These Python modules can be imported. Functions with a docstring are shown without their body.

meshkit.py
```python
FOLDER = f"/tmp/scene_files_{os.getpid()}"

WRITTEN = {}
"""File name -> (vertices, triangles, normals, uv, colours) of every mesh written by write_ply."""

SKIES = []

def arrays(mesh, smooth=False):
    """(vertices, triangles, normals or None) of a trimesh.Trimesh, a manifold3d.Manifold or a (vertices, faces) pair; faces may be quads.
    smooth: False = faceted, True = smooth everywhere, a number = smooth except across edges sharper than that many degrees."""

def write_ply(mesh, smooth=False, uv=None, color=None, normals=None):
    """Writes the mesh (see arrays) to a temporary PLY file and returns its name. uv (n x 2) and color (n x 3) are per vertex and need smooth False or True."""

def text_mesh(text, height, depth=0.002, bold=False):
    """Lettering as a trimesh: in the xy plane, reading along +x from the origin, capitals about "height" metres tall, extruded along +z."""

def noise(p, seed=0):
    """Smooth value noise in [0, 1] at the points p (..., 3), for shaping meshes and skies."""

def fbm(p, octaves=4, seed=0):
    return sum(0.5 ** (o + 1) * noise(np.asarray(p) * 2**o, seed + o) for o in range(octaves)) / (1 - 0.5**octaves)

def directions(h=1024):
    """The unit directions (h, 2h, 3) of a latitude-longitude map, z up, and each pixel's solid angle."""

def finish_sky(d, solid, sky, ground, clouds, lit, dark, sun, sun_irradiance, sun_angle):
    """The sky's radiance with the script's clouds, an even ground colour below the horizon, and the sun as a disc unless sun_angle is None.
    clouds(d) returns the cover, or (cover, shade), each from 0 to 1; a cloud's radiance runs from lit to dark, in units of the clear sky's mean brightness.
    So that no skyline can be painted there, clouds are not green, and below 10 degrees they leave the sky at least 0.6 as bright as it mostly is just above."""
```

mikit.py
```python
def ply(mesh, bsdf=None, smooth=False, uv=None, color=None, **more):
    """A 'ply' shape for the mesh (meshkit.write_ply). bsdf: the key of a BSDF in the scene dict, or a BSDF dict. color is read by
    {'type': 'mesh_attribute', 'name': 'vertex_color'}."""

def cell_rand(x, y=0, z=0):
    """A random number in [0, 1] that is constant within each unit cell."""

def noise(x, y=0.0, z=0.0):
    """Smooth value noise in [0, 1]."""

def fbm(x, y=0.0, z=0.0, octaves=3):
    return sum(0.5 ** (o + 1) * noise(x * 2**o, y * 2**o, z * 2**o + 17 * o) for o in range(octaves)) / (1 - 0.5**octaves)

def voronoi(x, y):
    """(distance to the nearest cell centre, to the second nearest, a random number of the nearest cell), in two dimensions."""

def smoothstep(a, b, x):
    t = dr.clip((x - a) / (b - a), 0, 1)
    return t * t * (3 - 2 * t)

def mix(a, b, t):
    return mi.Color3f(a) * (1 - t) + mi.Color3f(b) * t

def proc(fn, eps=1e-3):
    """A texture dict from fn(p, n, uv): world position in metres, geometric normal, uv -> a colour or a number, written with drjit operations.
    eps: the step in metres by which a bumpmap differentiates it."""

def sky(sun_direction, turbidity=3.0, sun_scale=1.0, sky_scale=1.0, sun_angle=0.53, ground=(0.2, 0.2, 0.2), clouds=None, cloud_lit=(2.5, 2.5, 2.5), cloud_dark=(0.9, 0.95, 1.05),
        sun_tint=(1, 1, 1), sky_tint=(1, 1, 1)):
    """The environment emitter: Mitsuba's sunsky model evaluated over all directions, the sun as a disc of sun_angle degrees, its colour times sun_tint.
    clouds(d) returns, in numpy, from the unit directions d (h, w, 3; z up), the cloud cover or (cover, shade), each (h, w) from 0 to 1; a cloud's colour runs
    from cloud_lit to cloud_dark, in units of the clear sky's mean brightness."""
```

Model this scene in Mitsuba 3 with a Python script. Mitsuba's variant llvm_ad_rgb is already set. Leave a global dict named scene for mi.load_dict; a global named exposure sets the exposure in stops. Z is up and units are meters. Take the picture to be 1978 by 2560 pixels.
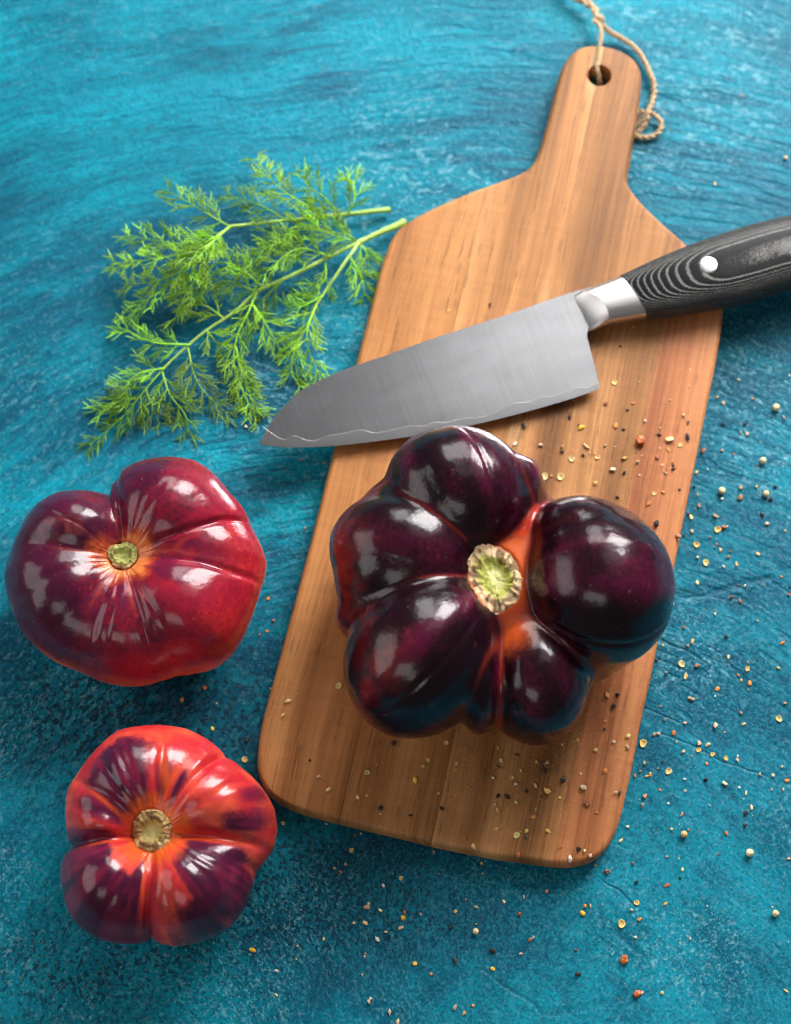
import math
import numpy as np, trimesh, manifold3d as m3, shapely.geometry as sg
import drjit as dr
import mitsuba as mi
import mikit, meshkit
from mikit import ply, proc, noise, fbm, smoothstep, mix, voronoi

T = mi.ScalarTransform4f
scene, labels = {}, {}

# ------------------------------------------------------------------ camera, light, exposure
TILT, DIST = math.radians(17.5), 1.053
CAM = [0.0, -DIST * math.sin(TILT), DIST * math.cos(TILT)]
scene['camera'] = {'type': 'thinlens', 'to_world': T().look_at(origin=CAM, target=[0, 0, 0], up=[0, 1, 0]),
                   'fov': 2 * math.degrees(math.atan(989 / 5300)), 'fov_axis': 'x', 'aperture_radius': 0.0064, 'focus_distance': 0.985,
                   'near_clip': 0.05, 'far_clip': 20.0}
exposure = 0.52


def pane(key, c, n, w, h, rgb):
    """A window pane, or the added panel, w x h metres, centred at c, that shines along n."""
    c, n = np.array(c, float), np.array(n, float)
    scene[key] = {'type': 'rectangle', 'to_world': T().look_at(origin=c.tolist(), target=(c + n).tolist(), up=[0, 0, 1]) @ T().scale([w / 2, h / 2, 1]),
                  'emitter': {'type': 'area', 'radiance': {'type': 'rgb', 'value': rgb}}}


DAY = np.array([1.0, 0.985, 0.975])
pane('far_window__pane', (-0.08, 1.12, 0.78), (0.08, -1.0, -0.72), 0.46, 0.70, (5.0 * DAY).tolist())
pane('far_window__pane_001', (0.60, 0.96, 0.80), (-0.55, -1.0, -0.80), 0.74, 0.76, (17.0 * DAY).tolist())
labels['far_window'] = {'label': 'bright daylight window beyond the far end of the blue table', 'category': 'window', 'kind': 'structure'}
pane('side_window__pane', (-1.00, -0.06, 0.50), (1.0, 0.0, -0.40), 1.05, 0.62, (1.7 * DAY).tolist())
pane('side_window__pane_001', (-0.42, -1.25, 1.15), (0.25, 1.0, -0.80), 0.95, 0.55, (1.6 * DAY).tolist())
labels['side_window'] = {'label': 'dim daylight window at the left and near side of the blue table', 'category': 'window', 'kind': 'structure'}
pane('added_blade_light', (0.48, 0.50, 1.15), (0.0, -0.10, -1.0), 0.74, 0.60, (0.66 * DAY).tolist())  # unseen panel, added to give the blade something bright to reflect
labels['added_blade_light'] = {'label': 'dim white light panel added unseen above the table to brighten the knife blade', 'category': 'added_light_panel', 'kind': 'structure'}
scene['room_light'] = {'type': 'constant', 'radiance': {'type': 'rgb', 'value': [0.065, 0.065, 0.068]}}

# ------------------------------------------------------------------ measured outlines, in millimetres on the table
BOARD = [[107.1,254.7],[110.4,254.4],[118.0,252.0],[124.6,247.7],[128.2,242.5],[129.5,237.7],[128.6,227.4],[126.4,214.3],[124.3,201.2],[121.7,186.4],[119.7,177.7],[119.8,174.3],[121.1,170.7],[128.4,161.0],[138.7,149.8],[145.7,143.2],[151.9,136.5],[158.8,128.5],[163.5,122.7],[166.2,116.8],[167.2,110.6],[166.7,104.7],[164.0,89.9],[161.2,75.8],[148.4,21.7],[138.5,-20.5],[134.1,-39.9],[128.0,-63.5],[121.6,-90.3],[115.9,-112.8],[114.8,-118.6],[111.2,-134.1],[108.5,-144.4],[106.2,-153.0],[103.7,-160.4],[100.7,-166.2],[96.8,-171.2],[92.8,-173.8],[87.0,-175.9],[81.1,-176.6],[75.3,-176.6],[69.0,-175.7],[58.0,-174.2],[45.5,-172.5],[30.1,-169.5],[15.6,-166.4],[5.8,-163.7],[-11.4,-159.8],[-26.1,-156.2],[-42.6,-151.9],[-50.3,-149.3],[-56.2,-145.9],[-60.4,-142.3],[-63.5,-137.5],[-65.3,-132.8],[-65.6,-127.4],[-65.2,-119.4],[-63.4,-107.8],[-52.8,-64.7],[-41.5,-18.4],[-35.9,6.3],[-30.3,30.8],[-11.8,108.4],[-7.5,127.2],[-4.1,137.6],[-1.7,144.0],[1.2,148.0],[5.1,151.7],[10.9,155.7],[20.7,161.0],[35.4,168.0],[50.1,173.9],[64.2,179.6],[69.2,182.7],[72.7,187.8],[76.2,198.3],[80.7,216.2],[85.0,233.9],[87.7,242.4],[91.7,249.1],[96.9,253.4],[102.4,254.7]]
HOLE = [106.9,236.0]
JOINTS = [[[22.8,64.4],[-20.6,-130.9]],[[104.7,229.2],[17.0,-165.4]],[[126.2,54.7],[73.1,-175.5]]]
BLADE_EDGE = [[101.5,58.6],[92.1,54.8],[82.7,51.6],[59.4,44.7],[36.2,38.8],[13.0,34.1],[-10.0,30.7],[-28.5,28.5],[-46.9,27.5],[-58.4,27.8],[-67.0,29.0]]
BLADE_SPINE = [[-67.0,29.7],[-65.0,34.1],[-62.5,38.7],[-58.4,44.9],[-53.2,50.5],[-47.0,56.1],[-39.6,60.6],[-30.1,65.2],[-20.1,69.2],[-5.8,74.3],[15.5,82.3],[36.9,89.8],[58.4,97.2],[80.0,105.4],[92.8,109.6],[98.8,111.3]]
BLADE_HEEL = [[107.7,93.9],[103.4,92.9],[99.2,91.9],[96.8,90.1],[95.8,87.4],[95.9,84.3],[97.8,76.0],[100.1,66.0]]
WAVE = [[-65.5,37.8],[-63.5,36.5],[-58.2,32.7],[-54.6,31.4],[-49.8,33.2],[-43.5,31.0],[-38.3,31.2],[-34.0,33.2],[-26.7,34.3],[-17.3,36.3],[-9.9,34.8],[-1.5,36.5],[9.0,38.7],[13.2,38.2],[18.5,40.2],[24.8,40.4],[34.3,42.6],[42.7,43.2],[49.1,45.4],[55.5,49.4],[59.2,50.5],[66.0,51.1],[72.4,53.9],[77.2,53.9],[83.1,55.8],[89.5,58.4],[95.8,59.0],[101.6,61.8]]
HTOP = [[112.4,116.3],[122.0,121.2],[134.1,126.8],[148.5,133.0],[163.0,138.5],[179.9,144.2],[200.9,149.6],[218.5,152.8],[237.6,154.4],[246.9,150.2]]
HBOT = [[125.3,94.9],[132.9,95.6],[139.9,96.4],[149.4,98.2],[161.2,100.5],[175.5,103.5],[198.7,110.9],[216.2,116.0],[235.3,119.6],[245.1,124.8]]
BOLSTER = [[92.6,108.3],[106.5,91.6],[112.4,116.5],[125.3,94.9]]
RIVET = [[156.2,118.9]]
SCAR1 = [[33.5,-43.5],[40.0,-39.0],[47.5,-40.1],[53.8,-45.7],[57.3,-53.5],[57.2,-62.4],[54.5,-69.0],[49.1,-72.7],[42.8,-71.8],[37.6,-65.7],[34.0,-57.9],[32.6,-50.2]]
LOBES = [[29.7,-10.8,50,35,31,35,-25],[34.2,-25.9,47,22,20,26,-60],[57.2,-7.0,40,14,16,28,0],[56.9,-29.5,38,19,10,23,55],[4.9,-38.8,43,36,29,38,165],[5.0,-20.8,38,22,18,31,150],[1.9,-52.0,40,30,19,35,178],[12.4,-86.6,44,40,34,42,53],[38.6,-94.5,36,12,27,32,0],[64.8,-96.4,35,25,30,34,0],[53.2,-74.9,36,14,22,21,5],[93.5,-56.0,51,34.5,38,41,12],[84.8,-32.4,46,23,19,34,0],[84.7,-76.6,34,25,21,30,0],[46.5,-51.2,38,36,36,25,0],[47.7,-55.9,30,60,54,30,0],[1.4,-60.8,34,30,18,31,195]]
T1_C = [46.2,-55.9]
T2_C, T2_O = [-126.0,-40.7], [[-185.3,-45.2],[-183.8,-34.2],[-178.5,-21.0],[-170.9,-9.9],[-162.1,-4.4],[-150.9,-2.6],[-140.8,-3.5],[-136.3,-4.6],[-135.3,1.2],[-130.9,7.9],[-122.0,12.3],[-108.5,13.9],[-95.0,11.7],[-86.0,5.6],[-79.2,-3.2],[-73.5,-9.9],[-67.8,-21.0],[-63.3,-29.8],[-61.5,-36.4],[-62.7,-45.2],[-66.4,-58.4],[-69.7,-67.2],[-76.2,-80.3],[-85.0,-86.8],[-93.9,-89.0],[-102.7,-90.3],[-120.3,-94.5],[-135.9,-93.4],[-147.1,-89.0],[-160.5,-83.6],[-171.7,-74.8],[-179.8,-62.8],[-183.8,-52.9]]
T3_C, T3_O = [-108.1,-167.7], [[-151.4,-159.2],[-152.2,-152.9],[-150.7,-144.5],[-145.4,-136.1],[-137.0,-125.5],[-128.5,-118.1],[-113.4,-114.8],[-98.2,-115.9],[-87.3,-121.3],[-78.6,-129.7],[-69.9,-136.1],[-61.1,-144.5],[-55.7,-153.9],[-54.1,-163.4],[-55.6,-171.8],[-60.9,-179.1],[-64.1,-182.6],[-64.6,-188.4],[-69.3,-199.9],[-77.7,-209.2],[-90.5,-214.4],[-101.2,-215.6],[-109.7,-213.3],[-124.7,-214.4],[-135.4,-212.3],[-144.1,-206.1],[-149.6,-196.8],[-152.0,-186.4],[-151.7,-178.0],[-148.6,-170.3]]
TWINE_PLY = [[84.6,300.9,8.0],[93.1,289.5,7.0],[96.3,285.8,7.0],[100.5,283.6,7.0],[104.6,280.4,8.0],[106.7,274.7,10.0],[107.7,269.3,11.0]]
TWINE_A = [[107.7,269.3,11.0],[108.6,263.9,13.0],[108.5,258.3,15.5],[107.5,252.1,16.5],[106.4,246.9,16.0],[105.5,242.2,16.0],[105.7,238.0,15.5],[106.4,236.1,13.0],[107.3,236.2,8.0],[108.3,236.7,3.0]]
TWINE_B = [[107.7,269.3,11.0],[111.8,266.9,7.0],[116.4,264.9,5.0],[121.4,262.4,4.0],[126.3,258.5,4.0],[130.1,253.4,4.0],[132.9,247.6,4.0],[135.1,241.2,4.0],[136.8,235.3,3.0],[136.3,229.8,3.0],[135.0,224.0,4.0],[132.8,218.0,6.0],[131.1,214.1,5.0],[129.2,210.8,3.0],[126.7,207.7,2.0],[123.5,205.8,2.0]]
TWINE_C = [[125.7,221.2,2.0],[129.5,220.1,3.0],[133.6,219.0,4.0],[137.2,216.8,4.0],[139.4,214.1,3.0],[139.6,210.8,3.0],[137.5,207.5,3.0],[134.0,205.8,2.5],[130.1,205.6,2.0],[126.0,206.4,2.0],[122.3,207.7,2.0]]
DILL = [[['stem',[[-2.8,163.0,4.0],[-10.6,161.7,5.0],[-23.8,159.1,7.0],[-37.1,156.9,9.0],[-49.0,154.3,11.0],[-68.0,150.8,14.0],[-84.6,147.7,16.0]]],['frond',[[-37.0,156.4,10.0],[-48.8,160.7,18.0],[-60.8,169.0,20.0],[-72.7,189.2,10.0]]],['frond',[[-28.7,158.1,8.0],[-37.0,164.8,15.0],[-45.3,170.0,18.0],[-47.9,181.8,12.0]]],['frond',[[-24.5,158.9,8.0],[-21.1,164.5,13.0],[-21.8,172.8,15.0],[-25.6,177.5,12.0]]],['frond',[[-84.6,147.7,16.0],[-94.0,151.9,20.0],[-106.2,159.8,20.0],[-120.5,171.1,12.0]]],['frond',[[-84.6,147.7,16.0],[-95.8,136.6,22.0],[-110.2,136.2,20.0],[-138.7,147.0,8.0]]],['frond',[[-84.6,147.7,16.0],[-97.9,131.8,24.0],[-119.2,127.6,22.0],[-144.8,130.8,8.0]]],['frond',[[-87.0,145.9,16.0],[-92.2,136.6,22.0],[-105.8,121.5,24.0],[-121.6,116.5,18.0],[-140.2,120.0,7.0]]],['frond',[[-92.4,138.3,20.0],[-98.9,119.8,22.0],[-107.3,107.1,16.0],[-113.0,96.3,8.0]]],['frond',[[-56.2,153.1,12.0],[-65.7,158.2,15.0],[-75.7,164.2,12.0],[-87.9,171.3,6.0]]],['frond',[[-93.6,136.2,20.0],[-109.9,119.0,18.0],[-129.3,107.1,10.0],[-139.8,99.3,4.0]]],['frond',[[-37.1,156.9,9.0],[-44.4,153.2,6.0],[-56.6,151.5,4.0],[-68.7,149.3,3.0]]]],[['stem',[[5.0,155.6,5.0],[-0.8,152.2,6.0],[-6.9,149.1,7.0],[-18.9,142.1,9.0]]],['stem',[[-18.9,142.1,9.0],[-27.2,137.4,10.0],[-36.7,131.7,11.0],[-46.2,125.8,12.0],[-53.3,122.2,12.0],[-61.6,118.1,12.0],[-70.3,113.4,12.0],[-81.7,103.2,10.0],[-95.8,93.8,8.0],[-105.2,85.8,7.0],[-112.2,79.3,6.0],[-118.0,73.3,5.0]]],['stem',[[-18.9,142.1,9.0],[-22.4,134.7,12.0],[-25.9,129.0,13.0],[-30.6,121.2,13.0],[-34.2,116.0,12.0],[-40.1,106.6,11.0]]],['frond',[[-40.1,106.6,11.0],[-44.4,93.4,12.0],[-43.4,82.3,8.0],[-37.1,67.8,3.0]]],['frond',[[-36.5,111.3,12.0],[-48.4,105.8,10.0],[-56.8,106.1,5.0]]],['frond',[[-43.5,96.8,10.0],[-50.2,86.5,7.0],[-52.5,73.7,4.0],[-48.2,65.6,2.0]]],['frond',[[-18.9,142.1,9.0],[-14.8,136.5,8.0],[-13.4,128.3,3.0]]],['frond',[[-23.6,133.4,12.0],[-17.6,123.4,8.0],[-15.7,115.2,3.0]]],['frond',[[-18.9,142.1,9.0],[-34.4,145.0,14.0],[-48.7,149.1,16.0],[-60.8,139.9,12.0],[-72.9,135.2,8.0]]],['frond',[[-33.1,132.9,12.0],[-48.5,134.6,18.0],[-60.1,125.9,20.0],[-70.8,116.0,16.0]]],['frond',[[-45.0,126.4,12.0],[-57.9,135.7,20.0],[-69.5,130.1,22.0],[-84.1,118.2,14.0]]],['frond',[[-70.3,113.4,12.0],[-73.8,103.2,13.0],[-80.1,89.1,10.0],[-80.8,72.9,6.0],[-70.3,48.1,3.0]]],['frond',[[-72.1,106.2,12.0],[-65.9,97.2,9.0],[-60.3,88.6,5.0],[-57.5,82.7,2.0]]],['frond',[[-80.7,84.8,8.0],[-76.0,68.3,5.0],[-66.4,48.5,2.0]]],['frond',[[-70.3,113.4,12.0],[-86.4,117.8,15.0],[-101.0,113.5,10.0]]],['frond',[[-105.2,85.8,7.0],[-101.1,69.6,8.0],[-95.1,60.3,6.0],[-84.6,51.2,2.0]]],['frond',[[-103.9,86.1,8.0],[-121.6,87.0,9.0],[-136.3,94.2,7.0],[-145.0,98.2,4.0]]],['frond',[[-95.7,93.4,9.0],[-87.4,84.4,6.0]]],['frond',[[-118.0,73.3,5.0],[-125.8,62.8,6.0],[-137.3,48.5,4.0],[-153.4,34.3,2.0]]],['frond',[[-118.0,73.3,5.0],[-113.6,60.7,5.0],[-105.6,49.8,4.0],[-103.9,40.5,2.0]]],['frond',[[-116.8,74.2,6.0],[-130.7,70.0,7.0],[-142.3,56.0,4.0],[-151.1,50.5,2.0]]],['frond',[[-67.5,116.1,13.0],[-81.6,125.5,18.0],[-93.8,126.0,14.0],[-105.8,109.2,8.0]]],['frond',[[-35.6,130.4,10.0],[-36.7,120.8,8.0],[-48.8,112.2,4.0]]],['frond',[[-86.4,99.8,9.0],[-98.4,107.1,10.0],[-113.6,106.1,5.0]]],['frond',[[-125.8,62.8,6.0],[-120.9,51.0,4.0],[-117.3,43.0,2.0]]],['frond',[[-18.9,142.1,9.0],[-24.8,144.2,14.0],[-34.4,151.6,15.0],[-44.3,158.4,9.0]]],['frond',[[-58.0,119.1,12.0],[-67.6,110.5,8.0],[-74.8,99.3,4.0]]],['frond',[[-130.5,58.2,5.0],[-136.3,57.8,6.0],[-146.1,61.1,4.0]]]]]
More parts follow.
